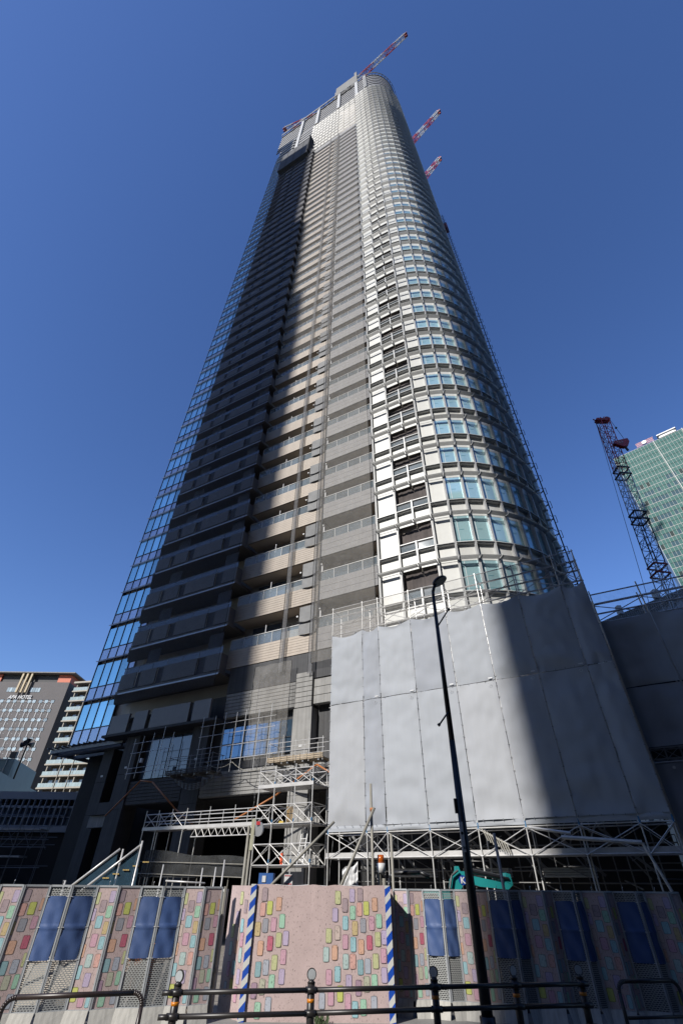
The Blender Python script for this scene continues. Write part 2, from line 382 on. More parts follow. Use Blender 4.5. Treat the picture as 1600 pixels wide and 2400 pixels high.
def cw_bay(i, f, part):
    """one bay of one floor of the curtain wall"""
    P, Q, d, n = plan(i); z = LV[f]; zn = nextz(f)
    def put(nm, mm, bigm, fn):
        if part: bb = MB(); fn(bb); bb.build(nm, mm, tower, (0, 0, z), loc=(0, 0, z))
        else: fn(bigm)
    put('louver', M_alu if i < 3 else M_louv, up_l if i < 3 else up_v, lambda q: louver(q, P, Q, z))
    put('transom', M_alu, up_l, lambda q: (q.seg(P+d*.07, Q-d*.07, -.24, .05, z+1.27, z+1.30), q.seg(P+d*.07, Q-d*.07, .055, .075, z+1.25, z+1.30), q.seg(P+d*.07, Q-d*.07, -.25, -.02, z+1.19, z+1.235)))
    put('spandrel_panel', M_white, up_w, lambda q: wallpanel(q, P, Q, .25, z+.02, z+1.18))
    if i in (0, 3) or (i >= 1 and z > 168 and i < 4):
        put('spandrel_panel', M_white, up_w, lambda q: wallpanel(q, P, Q, .25, z+1.32, zn-.02))
    elif i in (1, 2):
        put('railing_pane', M_rail, up_b, lambda q: (wallpanel(q, P, Q, .18, z+1.32, z+2.02, .03)))
        put('railing_bar', M_alu, up_l, lambda q: (q.seg(P+d*.07, Q-d*.07, -.22, -.08, z+2.03, z+2.09)))
    else:
        if part:
            bb = MB(); wallpanel(bb, P, Q, .24, z+1.32, zn-.02); gp = bb.build('glass_pane', M_teal, tower, (0, 0, z), loc=(0, 0, z))
            if f < 12:
                k = MB(); h = zn-z-1.34
                k.seg(P+d*.09, Q-d*.09, -.238, -.232, 1.32+h*.12, 1.32+h*.12+.02); k.seg(P+d*.09, Q-d*.09, -.238, -.232, 1.32+h*.80, 1.32+h*.80+.02)
                k.seg(P+d*.45, Q-d*.5, -.238, -.232, 1.32+h*.5, 1.32+h*.5+.025); k.build('tape_mark', mat('teal_tape', (.02, .26, .34), .5, .1), gp)
                k = MB(); xo = .32+.1*random.random(); k.seg(P+d*xo, P+d*(xo+.03), -.238, -.234, 1.34, 1.30+h); k.build('blind_edge', M_cwhite, gp)
        else: wallpanel(up_g, P, Q, .24, z+1.32, zn-.02)
def curtain(f):
    z = LV[f]; zn = nextz(f); x0, x1 = 1.6, 3.95; drop = random.uniform(.12, .35)
    bb = MB()
    def fn(u, v):
        x = x0+(x1-x0)*u; y = .46+.014*math.sin(u*23+f)+.01*math.sin(u*51+2*f)
        zt = zn-.05-drop*(.6+.4*math.sin(u*3+f*1.7)); zb = z+1.5
        return (x, y, zb+(zt-zb)*v)
    bb.grid(fn, 24, 2); bb.build('curtain', M_curt, tower, smooth=True)
for f in range(NF):
    for i in range(NB):
        if f == 0 and i < 0: continue
        cw_bay(i, f, f < LOW and i < 12)
    if f < LOW+6: curtain(f)
    else:
        up_b.m = 0
stuff(up_l.build('upper_louvers', M_alu, tower)); stuff(up_v.build('upper_louvers', M_louv, tower)); stuff(up_w.build('upper_spandrel_panels', M_white, tower))
stuff(up_g.build('upper_glass_panes', M_teal, tower)); stuff(up_b.build('upper_railing_panes', M_rail, tower))
bb = MB()
for f in range(LOW+6, NF): bb.box(1.6, 3.95, .45, .5, LV[f]+1.4, nextz(f)-.1)
stuff(bb.build('upper_curtains', M_curt, tower))

# ---- balconies of the street front, one part per floor
A_GREY = (-4.62, -.09); A_TAN = (-12.0, -4.70)
def ledge_mesh(x0, x1, n, h0, h1, mm, slab=True):
    bb = MB(); st = (h1-h0)/n
    for k in range(n):
        bb.box(x0, x1, 0, .14, h0+k*st+(.018 if k else 0), h0+(k+1)*st)
    bb.box(x0, x1, .03, .15, h0, h1-.02)
    bb.m = 1
    if slab: bb.box(x0, x1, .152, 1.41, h0+.05, h0+.26)
    return bb
FB = [f for f in range(NF) if LV[f] < 148]
ledge_g = ledge_mesh(*A_GREY, 3, -.55, .95, M_grey).mesh('balcony', [M_grey, M_soff])
ledge_t = ledge_mesh(*A_TAN, 7, -.58, .72, M_tan).mesh('balcony', [M_tan, M_soff])
ledge_g0 = ledge_mesh(*A_GREY, 3, -.55, 1.15, M_grey).mesh('balcony', [M_grey, M_soff])
def rail_mesh(x0, x1, z0, z1, step):
    bb = MB(); n = max(1, round((x1-x0)/step)); s = (x1-x0)/n
    for k in range(n+1): bb.box(x0+k*s-.02, x0+k*s+.02, .05, .10, z0, z1)
    bb.box(x0, x1, .04, .11, z1, z1+.05); return bb.mesh('handrail', M_alu), n, s
rail_g, ng, sg = rail_mesh(*A_GREY, .97, 1.72, 1.15)
rail_t, ntn, stn = rail_mesh(*A_TAN, .74, 1.52, 1.17)
pane_g = MB().box(0, sg-.06, 0, .02, 1.0, 1.70).mesh('glass_panel', M_rail)
pane_t = MB().box(0, stn-.06, 0, .02, .78, 1.50).mesh('glass_panel', M_rail)
wrapmeshes = []
for q in range(4):
    bb = MB()
    def fn(u, v, q=q):
        x = -6.06+1.36*u; z = .74+2.0*v
        y = -.10-.05*math.sin(math.pi*u)*(1.2-v)+.02*noise.noise((u*4, v*4, q*3.1))
        return (x, y, z-(.10*math.sin(math.pi*u) if v == 0 else 0))
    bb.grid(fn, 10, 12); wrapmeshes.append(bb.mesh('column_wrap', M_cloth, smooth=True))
rollmesh = MB().path([(-6.12+1.46*k/10, -.20, 1.62-.16*math.sin(math.pi*k/10)+.05*k/10) for k in range(11)], .045, 5).mesh('net_roll', M_roll)
small_g, small_t = MB(), MB()
for f in FB:
    z = LV[f]
    o = obj('balcony', ledge_g, tower, (0, 0, z)); o2 = obj('balcony', ledge_t, tower, (0, 0, z))
    if f < 26:
        obj('handrail', rail_g, o); obj('handrail', rail_t, o2)
        for k in range(ng): obj('glass_panel', pane_g, o, (A_GREY[0]+k*sg+.03, .07, 0))
        for k in range(ntn): obj('glass_panel', pane_t, o2, (A_TAN[0]+k*stn+.03, .07, 0))
    else:
        small_g.box(*A_GREY, .07, .09, z+1.0, z+1.72); small_t.box(*A_TAN, .07, .09, z+.78, z+1.52)
    wo = obj('column_wrap', wrapmeshes[f % 4], tower, (0, 0, z)); obj('net_roll', rollmesh, wo)
    # windows and fittings on the recessed wall
stuff(small_g.build('upper_balcony_glass', M_rail, tower)); stuff(small_t.build('upper_balcony_glass', M_rail, tower))
bb = MB()
for f in FB:
    z = LV[f]; zn = nextz(f)
    for x0, x1 in ((-11.2, -8.6), (-4.3, -1.2)):
        bb.box(x0, x1, 1.36, 1.415, z+.1, zn-.75)
    bb.box(-4.68, -4.64, .02, 1.3, z-.5, zn-.5)
stuff(bb.build('balcony_door_glass', M_raild, tower))
bb = MB()
for f in FB[:24]:
    z = LV[f]; bb.disc((-6.35, .1, z+2.2), (0, 1, 0), .07, .1, 8); bb.disc((-4.45, -.05, z+2.3), (0, 1, 0), .06, .1, 8); bb.box(-4.5, -4.4, .0, .1, z+1.7, z+2.3); bb.box(-9.2, -9.14, .3, .36, z+1.0, z+2.3)
stuff(bb.build('balcony_lamps', M_cwhite, tower))

# ---- projecting charcoal bays on the left of the front
BAY = [(-13.45, -12.02), (-17.5, -14.28), (-19.92, -18.25), (-22.1, -20.42)]
slabpts = [(-12.0, -.62), (-12.0, 1.34), (-24.4, 1.34), (-24.4, 1.05), (-22.3, -.62)]
bb = MB(); bb.prism(slabpts, -1.02, -.80); bb.m = 1; bb.box(-21.9, -12.05, -.70, -.63, -1.10, -1.0)
bayslab = bb.mesh('bay_balcony', [M_bay, M_trim])
baypan = []
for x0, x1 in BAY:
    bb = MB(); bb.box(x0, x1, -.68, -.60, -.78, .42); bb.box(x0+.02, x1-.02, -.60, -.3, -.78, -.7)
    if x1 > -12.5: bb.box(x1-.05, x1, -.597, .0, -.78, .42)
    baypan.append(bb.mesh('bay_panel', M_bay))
cham = MB().hexa([(-22.16, -.60, -.78), (-24.35, 1.1, -.78), (-24.3, 1.16, -.78), (-22.1, -.52, -.78), (-22.16, -.60, .42), (-24.35, 1.1, .42), (-24.3, 1.16, .42), (-22.1, -.52, .42)]).mesh('bay_panel', M_bay)
bayrail = MB()
bayrail.box(-22.1, -12.05, -.60, -.56, .93, .98); bayrail = bayrail.mesh('bay_handrail', M_pipeb)
glz = []
xs = [-22.05, -20.4, -18.9, -17.4, -15.85, -14.25, -12.05]
for x0, x1 in zip(xs[:-1], xs[1:]): glz.append(MB().box(x0+.02, x1-.02, -.58, -.56, .44, .92).mesh('bay_glass', M_raild))
inf = MB(); 
for x0, x1 in ((-14.26, -13.47), (-18.23, -17.52), (-20.40, -19.94)): inf.box(x0, x1, -.55, -.50, -.78, .42)
inf = inf.mesh('infill_panel', M_dcloth)
dwrap = []
for xc in (-13.15, -19.45):
    bb = MB(); bb.grid(lambda u, v, xc=xc: (xc-.68+1.36*u, -.32-.07*math.sin(math.pi*u)*(1.3-v), .2+2.0*v), 8, 4)
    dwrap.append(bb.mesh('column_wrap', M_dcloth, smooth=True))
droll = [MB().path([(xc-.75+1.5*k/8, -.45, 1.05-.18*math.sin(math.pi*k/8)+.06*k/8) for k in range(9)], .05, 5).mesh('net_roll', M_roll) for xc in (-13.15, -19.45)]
FL = [f for f in range(NF) if LV[f] < 150]
for f in FL:
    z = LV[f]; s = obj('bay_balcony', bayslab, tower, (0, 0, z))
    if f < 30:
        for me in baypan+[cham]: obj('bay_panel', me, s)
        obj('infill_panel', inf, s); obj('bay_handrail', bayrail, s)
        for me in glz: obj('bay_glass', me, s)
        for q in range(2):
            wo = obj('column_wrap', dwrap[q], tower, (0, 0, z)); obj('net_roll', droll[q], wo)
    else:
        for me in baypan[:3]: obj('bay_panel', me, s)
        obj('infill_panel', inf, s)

# ---- the glazed wing at the left end
WX = [-29.2+1.075*k for k in range(5)]
wmul = MB()
for x in WX: wmul.box(x-.025, x+.025, 1.59, 1.72, 11.0, 184)
for k in range(len(WX)): pass
wmul.build('wing_mullions', M_wfr, tower)
wp = MB().box(.028, 1.047, 1.64, 1.70, 1.165, 3.22).mesh('wing_pane', M_wing)
wp2 = MB().box(.028, 1.047, 1.64, 1.70, .05, 1.10).mesh('wing_spandrel', M_wsp)
wp3 = MB().box(.045, .9, 1.645, 1.70, .05, 3.2).mesh('wing_pane', M_wsp)
wt = MB().box(-29.24, -24.2, 1.58, 1.72, 1.11, 1.16).mesh('wing_transom', M_wfr)
wl = MB(); wl.tube((-29.34, 1.47, .0), (-24.1, 1.47, .0), .035, 6); wl.box(-29.24, -24.2, 1.56, 1.72, -.02, .03); wl = wl.mesh('wing_louver', M_trim)
for f in range(-1, NF):
    z = LV[f] if f >= 0 else 11.0
    if f >= 0: obj('wing_louver', wl, tower, (0, 0, z))
    obj('wing_transom', wt, tower, (0, 0, z))
    for k in range(4):
        obj('wing_pane', wp, tower, (WX[k], 0, z)); obj('wing_spandrel', wp2, tower, (WX[k], 0, z))
bb = MB()
for f in range(0, NF): bb.box(-24.85, -24.2, 1.66, 1.72, LV[f]+.06, nextz(f)-.08)
stuff(bb.build('wing_return_glass', M_wsp, tower))
MB().box(-29.2, -29.05, 1.73, 44, 11.0, 184).build('wing_side_wall', M_wfr, tower)
# canopy below the wing
bb = MB(); bb.box(-29.5, -21.2, .45, .62, 10.25, 10.5); bb.box(-29.5, -21.2, 1.3, 1.45, 10.2, 10.5)
for k in range(14): x = -29.4+k*.6; bb.box(x, x+.08, .05, 1.5, 10.5, 10.6)
for y in (1.0, 2.4, 3.8, 5.2): bb.box(-29.4, -22, y, y+.18, 10.2, 10.42)
bb.box(-29.5, -29.3, .5, 8, 10.2, 10.45)
cn = bb.build('canopy_frame', M_pipeb, tower)

# ---- crown: pilasters, screens, white louver band
SC = MB()
for k in range(7):
    z = 186.2+k*3.1
    SC.box(-29.0, -.2, .55, .75, z, z+1.7); SC.box(-29.0, -.2, .85, .95, z+1.7, z+3.08)
    a0 = arc(7.62); 
    for p, q in zip(a0[:-1], a0[1:]): SC.seg(p, q, -.2, 0, z, z+1.6)
    a1 = arc(7.4)
    for p, q in zip(a1[:-1], a1[1:]): SC.seg(p, q, -.1, 0, z+1.6, z+3.08)
    SC.box(.0, 3.0, .3, .5, z, z+1.6); SC.box(0, 3.0, .55, .65, z+1.6, z+3.08)
SC.build('roof_screen', M_screen, tower)
for x in (.6, -5.7, -13.5, -19.75, 3.6):
    MB().box(x-.48, x+.48, -.05, .5, 186.1 if x > -15 else 168, 208.6).build('pilaster', M_pil, tower)
bb = MB()
for k in range(9): bb.box(3.3, 4.2, -.35, -.06, 187+k*2.1, 188.1+k*2.1)
bb.build('crown_fin', M_pil, tower)
bb = MB(); bb2 = MB(); M_gap = mat('painted_shade_panel', (.16, .16, .165), .7, .1)  # dark panel colour stands for the shadow between louver rows
zz = 151.6
FBAND = [f for f in range(NF) if LV[f] > 150.5]
for f in FBAND:
    z = LV[f]
    if z > 184: continue
    for x0 in [-14.3+1.014*k for k in range(9)]: louver(bb, (x0, 0), (x0+1.0, 0), z); bb2.box(x0+.03, x0+.97, .08, .14, z+.35, z+2.6)
    for x0 in (-5.15, -3.45, -1.75): louver(bb, (x0, 0), (x0+1.69, 0), z); louver(bb, (x0, 0), (x0+1.69, 0), z+.35, 4, .3)
stuff(bb.build('band_louvers', M_alu, tower)); stuff(bb2.build('band_panels', M_gap, tower))
bb = MB()
for f in range(NF):
    if 150 < LV[f] < 186:
        z = LV[f]; bb.box(-24.2, -14.4, .25, .45, z, z+1.9); bb.box(-24.2, -14.4, .6, .7, z+1.9, nextz(f))
        bb.m = 0
stuff(bb.build('mesh_screen', M_screen, tower))
bb = MB()
for f in range(NF):
    if 168 < LV[f] < 186:
        bb.box(-26.3, -21.0, -.02, .2, LV[f], LV[f]+1.3)
stuff(bb.build('corner_louvers', M_pil, tower))
MB().box(-14.4, -.1, .02, .3, 148.4, 151.2).build('band_sill', M_screen, tower)
# roof slab, rim rail, plant box
roofpts = [(-29.0, .35), (-.1, .3), (3.0, .1)]+arc(7.75)+[(10.75, 44), (-29.0, 44)]
MB().prism(roofpts, 207.45, 208.1).build('roof', M_screen, tower)
bb = MB()
rim = [(-28.8, .0), (-20, -.15), (-10, -.15), (0, -.15), (3, -.15)]+arc(8.1)+[(11.1, 30)]
for p, q in zip(rim[:-1], rim[1:]):
    for zz in (208.3, 208.9, 209.5): bb.tube((p[0], p[1], zz), (q[0], q[1], zz), .06, 5)
for p, q in zip(rim[:-1], rim[1:]):
    n_ = max(1, int(math.hypot(q[0]-p[0], q[1]-p[1])/1.6))
    for k in range(n_):
        t = k/n_; x = p[0]+(q[0]-p[0])*t; y = p[1]+(q[1]-p[1])*t
        bb.tube((x, y, 207.2), (x, y, 209.6), .05, 5); bb.bar((x, y, 207.9), (x+.05, y+.7, 207.9), .1)
bb.build('roof_rail', M_pipeb, tower)
bb = MB()
for k in range(10): x = -25+k*2.5; bb.box(x, x+1.5, -.35, -.15, 206.6, 207.1)
bb.build('roof_bracket', M_pipeb, tower)
bb = MB()
for k in range(4): bb.box(-7.2, .9, .2+.02*k, 1.2, 208.2+k*4.4, 208.2+k*4.4+4.2)
bb.box(-7.6, -6.6, .3, 1.3, 208.2, 219); bb.box(.2, 1.1, .0, .5, 208.2, 229)
bb.build('plant_screen', mat('grey_board_screen', (.28, .27, .25), .8, .2, .5, streak=.2), tower)

# ---- lower front: ribbed concrete, big windows, columns
def ribbed(name, x0, x1, z0, z1, n, y0, mm, th=.25):
    bb = MB(); st = (z1-z0)/n
    for k in range(n): bb.box(x0, x1, y0, y0+th, z0+k*st+.035, z0+(k+1)*st)
    bb.box(x0+.01, x1-.01, y0+.05, y0+th+.05, z0, z1-.01)
    return bb.build(name, mm, tower)
ribbed('ribbed_panel', -18.72, -14.0, 6.18, 7.52, 7, 0, M_dconc)  # darker concrete copy: the shade is put into its colour
ribbed('ribbed_panel', -12.45, -6.0, 6.25, 7.55, 7, 0, M_conc)
ribbed('ribbed_panel', -4.68, -1.0, 6.25, 7.55, 7, 0, M_conc)
ribbed('ribbed_ledge', -11.5, -6.02, 10.62, 12.15, 7, 0, M_conc)
ribbed('ribbed_ledge', -4.66, -.1, 10.62, 12.1, 3, 0, M_conc)
ribbed('louvered_panel', -5.92, -4.74, 10.5, 12.6, 7, -.12, M_conc)
for x0, x1 in ((-17.6, -14.05), (-21.7, -19.85), (-19.3, -18.0), (-13.7, -12.2)):
    MB().box(x0, x1, -.66, -.5, 10.6, 11.85).build('plain_ledge', M_bay, tower)
MB().box(-22.2, -11.6, -.7, .6, 10.42, 10.58).build('ledge_sill', M_dconc, tower)
MB().box(-11.6, -.1, .02, .5, 12.2, 13.9).build('fascia_wall', M_dconc, tower)
cols = [(-20.12, -18.76, -.1, 1.1, 10.4, M_dconc), (-24.2, -23.1, 1.4, 2.6, 10.2, M_dconc), (-13.9, -12.5, -.05, 1.2, 10.4, M_dconc), (-5.97, -4.69, -.12, 1.1, 10.48, M_conc)]  # columns on the shaded side get darker concrete, shade put into the colour
for x0, x1, y0, y1, zt, mm in cols:
    c = MB(); c.box(x0, x1, y0, y1, 0, 5.98); c.box(x0, x1, y0+.012, y1, 6.0, 8.0); c.box(x0, x1, y0, y1, 8.02, zt); co = c.build('column', mm, tower)
    MB().box((x0+x1)/2-.1, (x0+x1)/2+.12, y0-.02, y0-.004, 8.35, 8.47).build('paper_tag', M_cwhite, co)
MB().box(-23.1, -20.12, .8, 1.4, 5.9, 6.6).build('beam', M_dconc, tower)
MB().box(-23.1, -20.12, 1.0, 1.4, 5.2, 5.88).build('beam', M_conc, tower)
# glazing between 8 and 10 m
for k in range(6):
    x0 = -11.7+k*.9
    MB().box(x0+.03, x0+.87, .42, .5, 8.3, 10.1).build('lower_window', glass('lower_blue_glass', (.15, .25, .36), .05, 1.6, .3, metal=.7), tower)
bb = MB()
for k in range(7): bb.box(-11.73+k*.9, -11.67+k*.9, .36, .52, 8.2, 10.2)
bb.box(-11.7, -6.3, .37, .52, 9.1, 9.16); bb.build('lower_window_frame', M_wfr, tower)
for k in range(4):
    x0 = -18.4+k*1.05
    MB().box(x0+.03, x0+1.0, .45, .52, 7.7, 10.2).build('lower_window', M_raild, tower)

# ================================================================== nets hung on the tower
def net(name, label, x0, x1, z0, z1, y, mm, wav=.08, nx=24, nz=60):
    t = fthing(name, label, 'safety net', (x0+x1)/2, y, z0, 'safety nets on the tower front')
    n = int(nz)
    bb = MB(); bb.grid(lambda u, v: (x0+(x1-x0)*u, y+wav*math.sin(u*17+v*3)*math.sin(v*120)+.04*noise.noise((u*6, v*40, y)), z0+(z1-z0)*v), nx, n)
    bb.build('net_cloth', mm, t, ((x0+x1)/2, y, z0), True)
    bb = MB()
    for x in (x0, x1): bb.tube((x, y, z0), (x, y, z1), .02, 4)
    k = z0
    bb.build('net_rope', M_roll, t, ((x0+x1)/2, y, z0)); return t
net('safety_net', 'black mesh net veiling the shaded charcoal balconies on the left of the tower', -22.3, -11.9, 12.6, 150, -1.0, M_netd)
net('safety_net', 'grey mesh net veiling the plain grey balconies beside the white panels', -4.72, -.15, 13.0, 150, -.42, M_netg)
net('safety_net', 'thin pale net veiling the beige balconies in the middle of the front', -11.8, -4.75, 52, 150, -.30, M_nett)
net('safety_net', 'narrow loose grey net strip hanging over the beige balconies', -7.35, -6.98, 12.9, 150, -.22, M_neth, .03, 4)
net('safety_net', 'slim net strip between the beige and the grey balconies', -4.98, -4.66, 12.4, 150, -.35, M_neth, .03, 4)
net('safety_net', 'low torn grey net over the ribbed concrete above the lit work platform', -9.0, -6.1, 7.9, 13.4, -.5, M_netg, .1, 14, 12)

# wrapped box near the top
t = fthing('wrapped_gondola', 'black sheet-wrapped gondola box clinging to the tower just below its top', 'gondola', -17.6, -1.2, 145)
bb = MB(); bb.hexa([(-22.2, -1.7, 146.0), (-13.2, -1.7, 146.0), (-13.2, .0, 145.0), (-22.2, .0, 145.0), (-22.2, -1.7, 160), (-13.2, -1.7, 160), (-13.2, .0, 164), (-22.2, .0, 164)])
bb.build('wrapping', M_wrap, t, (-17.6, -1.2, 145)); MB().box(-13.18, -12.9, -1.9, .0, 147, 162).build('end_flap', M_roll, t, (-17.6, -1.2, 145))
bb = MB()
for x in (-20, -17.6, -15): bb.tube((x, -1.72, 146), (x, -1.72, 160), .04, 5)
bb.build('tie_rope', M_roll, t, (-17.6, -1.2, 145))

# construction hoist mast on the far right flank
t = fthing('hoist_mast', 'dark lattice hoist mast running up the right edge of the tower', 'hoist', 11.5, 20, 0)
bb = MB()
for z in range(0, 124, 2):
    for x, y in ((11.2, 20.0), (11.95, 20.0), (11.95, 20.75)):
        bb.tube((x, y, z), (x, y, z+2), .05, 4, cap=False)
    bb.tube((11.2, 20, z), (11.95, 20, z+1), .03, 4, cap=False); bb.tube((11.95, 20, z+1), (11.2, 20, z+2), .03, 4, cap=False)
    bb.tube((11.95, 20, z), (11.95, 20.75, z+1), .03, 4, cap=False); bb.tube((11.95, 20.75, z+1), (11.95, 20, z+2), .03, 4, cap=False)
    bb.bar((10.92, 20.4, z+1), (11.95, 20.4, z+1), .08)
    bb.tube((11.95, 20.1, z+.3), (12.2, 20.1, z+.3), .03, 4); bb.tube((12.2, 20.1, z+.3), (12.2, 20.1, z+1.2), .03, 4); bb.tube((12.2, 20.1, z+1.2), (11.95, 20.1, z+1.2), .03, 4)
bb.build('lattice', M_black, t, (11.5, 20, 0))
MB().box(11.0, 11.18, 19.3, 21.6, 0, 110).build('guide_cover', M_bay, t, (11.5, 20, 0))
MB().box(11.6, 12.3, 20.8, 22.0, 118, 121).build('hoist_car', M_redd, t, (11.5, 20, 0))

# ------------------------------------------------------------------ cranes on the roof
def lattice(bb, P, Q, w, n, up=Vector((0, 0, 1)), taper=1.0, r=.06, band=None):
    P = Vector(P); Q = Vector(Q); d = (Q-P).normalized(); s = d.cross(up).normalized(); q = s.cross(d).normalized()
    L_ = (Q-P).length
    def cor(t):
        h = w/2*(1+(taper-1)*t); c = P+(Q-P)*t
        return [c+s*h+q*h, c-s*h+q*h, c-s*h-q*h, c+s*h-q*h]
    for k in range(n):
        a, b_ = cor(k/n), cor((k+1)/n)
        if band: bb.m = band(k/n)
        for i in range(4):
            bb.bar(a[i], b_[i], r*2); j = (i+1) % 4
            bb.bar(a[i], b_[j], r*1.1) if k % 2 else bb.bar(a[j], b_[i], r*1.1)
            bb.bar(a[i], a[j], r*1.1)
def roof_crane(label, pivot, start, tip, w=1.5):
    t = fthing('tower_crane', label, 'crane', *pivot, 'luffing cranes on the tower roof')
    bb = MB(); n = max(6, int((Vector(tip)-Vector(start)).length/2.0))
    lattice(bb, start, tip, w, n, taper=.8, r=.09, band=lambda k: int(k*5+.3) % 2)
    bm = bb.build('jib', [M_cwhite, M_red], t, pivot)
    tp = Vector(tip); bb = MB(); bb.box(tp.x-.6, tp.x+.6, tp.y-.6, tp.y+.6, tp.z-.8, tp.z+.5); bb.tube(tp, tp-Vector((0, 0, 2.4)), .05); bb.box(tp.x-.3, tp.x+.3, tp.y-.2, tp.y+.2, tp.z-3.2, tp.z-2.2)
    bb.build('jib_head', M_redd, t, pivot)
    pv_ = Vector(pivot); sv = Vector(start)
    bb = MB(); bb.box(pv_.x-1.2, pv_.x+1.2, pv_.y-1.2, pv_.y+1.2, 208.1, max(pv_.z, 208.6)); bb.box(sv.x-1.4, sv.x+1.0, sv.y-1.0, sv.y+1.0, max(208.3, sv.z-1.6), sv.z+.6)
    bb.build('crane_base', M_cwhite, t, pivot)
    bb = MB(); bb.tube(sv+Vector((-1, 0, 3)), tp, .05); bb.bar(sv, sv+Vector((-1, 0, 3)), .3); bb.build('hoist_rope', M_pipeb, t, pivot)
    return t
roof_crane('red and white crane jib rising above the rounded top of the tower', (-3.5, 1.9, 216), (-2.0, 1.35, 219), (20.6, 1.07, 240))
roof_crane('upper red and white crane jib jutting out from the right flank of the tower', (7.8, 25, 209.5), (8.5, 25.05, 211.4), (23.92, 25.9, 235))
roof_crane('lower short red and white crane jib beside the right flank of the tower', (9.0, 36.5, 208.8), (9.6, 36.6, 209.0), (19.1, 38.28, 228))
roof_crane('red and white crane jib end peeping over the left corner of the roof', (-10, 3.3, 217), (-14, 3.0, 219.5), (-30.4, 1.2, 228))

# ================================================================== SHEETED SCAFFOLD in front of the round corner
SY = -3.85
SA = [-1.28, .52, 1.43, 3.2, 5.05, 6.75, 8.5, 10.33, 11.27]
scf = fthing('sheeted_scaffold', 'tall scaffold hung with pale grey canvas sheets, half in shadow', 'scaffold', 5, SY, 0)
so = (5, SY, 0)
def sheet(x0, x1, z0, z1, y, k, mm, sag, amp=1.0, par=None, off=so, nm='canvas_sheet', side=-1):
    bb = MB(); sd_ = k*7.13
    w_ = x1-x0; h_ = z1-z0
    pw = random.uniform(.5, 1.5)
    def fn(u, v):
        e = math.sin(math.pi*u)
        x = x0+w_*u; z = z0+h_*v
        if v > .9: z -= sag*e*.20*(v-.9)*10
        # folds pulled from the upper corners, bulge towards the bottom edge
        y_ = .05*e*math.sin(v*math.pi)*amp
        y_ += amp*.060*e*math.sin(9*(v*h_/3.0)+3.0*abs(u-.5)*pw+sd_)*(max(0, v-.55)*1.8+max(0, .3-v)*3.0)
        y_ += amp*.04*math.sin(v*h_*5.3+u*2.2+sd_*1.7)*max(0, .35-v)*2+amp*.03*noise.noise((u*w_*.9+sd_, v*h_*.8, sd_))+amp*.028*noise.noise((u*w_*3+sd_, v*h_*2.2, sd_))
        return (x, y+side*y_, z)
    bb.grid(fn, 18, 46); return bb.build(nm, mm, par or scf, off, True)
pick = [0, 1, 0, 1, 0, 2, 0, 0]
for i in range(8):
    x0, x1 = SA[i]+.012, SA[i+1]-.012
    sheet(x0, x1, 9.08, 12.66, SY, i, M_sheet[0 if i in (0, 2, 4, 5, 6) else 1], 1.0)
    sheet(x0, x1, 4.16, 9.05, SY-.01, i+20, M_sheet[[2, 1, 0, 0, 2, 2, 0, 0][i]], 0)
    sheet(x0, x1, 3.98, 4.17, SY+.03, i+40, M_sheet[0], 0, .5, nm='sheet_hem')
bb = MB()
for i, x in enumerate(SA):
    z = 4.3
    while z < 12.5: bb.box(x-.035, x+.035, SY-.05, SY-.035, z, z+.018); z += .45
x = SA[0]
while x < SA[-1]: bb.box(x, x+.02, SY-.06, SY-.04, 9.05, 9.11); bb.box(x+.1, x+.12, SY-.06, SY-.04, 4.13, 4.19); x += .36
stuff(bb.build('lacing', M_pipeb, scf, so))
bb = MB(); bk = SY+1.05
for x in SA:
    bb.tube((x, SY+.06, 0), (x, SY+.06, 14.35), .024)
    bb.tube((x, bk, 0), (x, bk, 14.3), .026)
bb.build('standards', M_pipe, scf, so)
bb = MB()
for z in (14.27, 13.75, 13.25, 12.7, 9.0):
    for y in (SY+.06, bk): bb.tube((SA[0]-.1, y, z), (SA[-1]+.05, y, z), .022)
for z in (3.93, 3.12):
    for y in (SY+.06, bk): bb.tube((SA[0]-.1, y, z), (SA[-1]+.05, y, z), .024)
for x in SA:
    for z in (14.2, 12.7, 9, 6.5, 3.95, 3.1): bb.tube((x, SY+.06, z), (x, bk, z), .02)
bb.build('ledgers', M_pipe, scf, so)
bb = MB()
for i in range(8):
    for y in (SY+.03, bk):
        bb.tube((SA[i], y, 3.9), (SA[i+1], y, 3.1), .015); bb.tube((SA[i], y, 3.1), (SA[i+1], y, 3.9), .015)
        bb.tube((SA[i], y, 12.7), (SA[i+1], y, 13.5), .015); bb.tube((SA[i], y, 13.5), (SA[i+1], y, 12.7), .015)
stuff(bb.build('cross_braces', M_pipe, scf, so))
bb = MB(); bb.box(SA[0]-.1, SA[-1], SY+.10, SY+.14, 3.14, 3.29); bb.box(SA[0], SA[-1], SY+.2, bk-.1, 3.14, 3.2)
bb.box(SA[0], SA[-1], SY+.15, bk-.1, 12.3, 12.36); bb.build('toe_board', M_plank, scf, so)
bb = MB()
for x in SA: bb.tube((x, SY+.06, 3.90), (x, SY+.06, 4.10), .036, 6)
bb.build('coupler_sleeve', M_bluec, scf, so)
for k, (x0, x1) in enumerate(((SA[0], 3.2), (3.2, 6.75), (6.75, SA[-1]))):
    bb = MB(); bb.grid(lambda u, v: (x0+(x1-x0)*u, SY+.02+.05*noise.noise((u*5+k, v*2, 1)), 12.66+1.6*v), 12, 4)
    bb.build('guard_net', M_netg if k == 0 else M_netd if k == 2 else mat('fine_safety_net', (.3, .3, .3), .9, .2, 1, alpha=.16), scf, so)
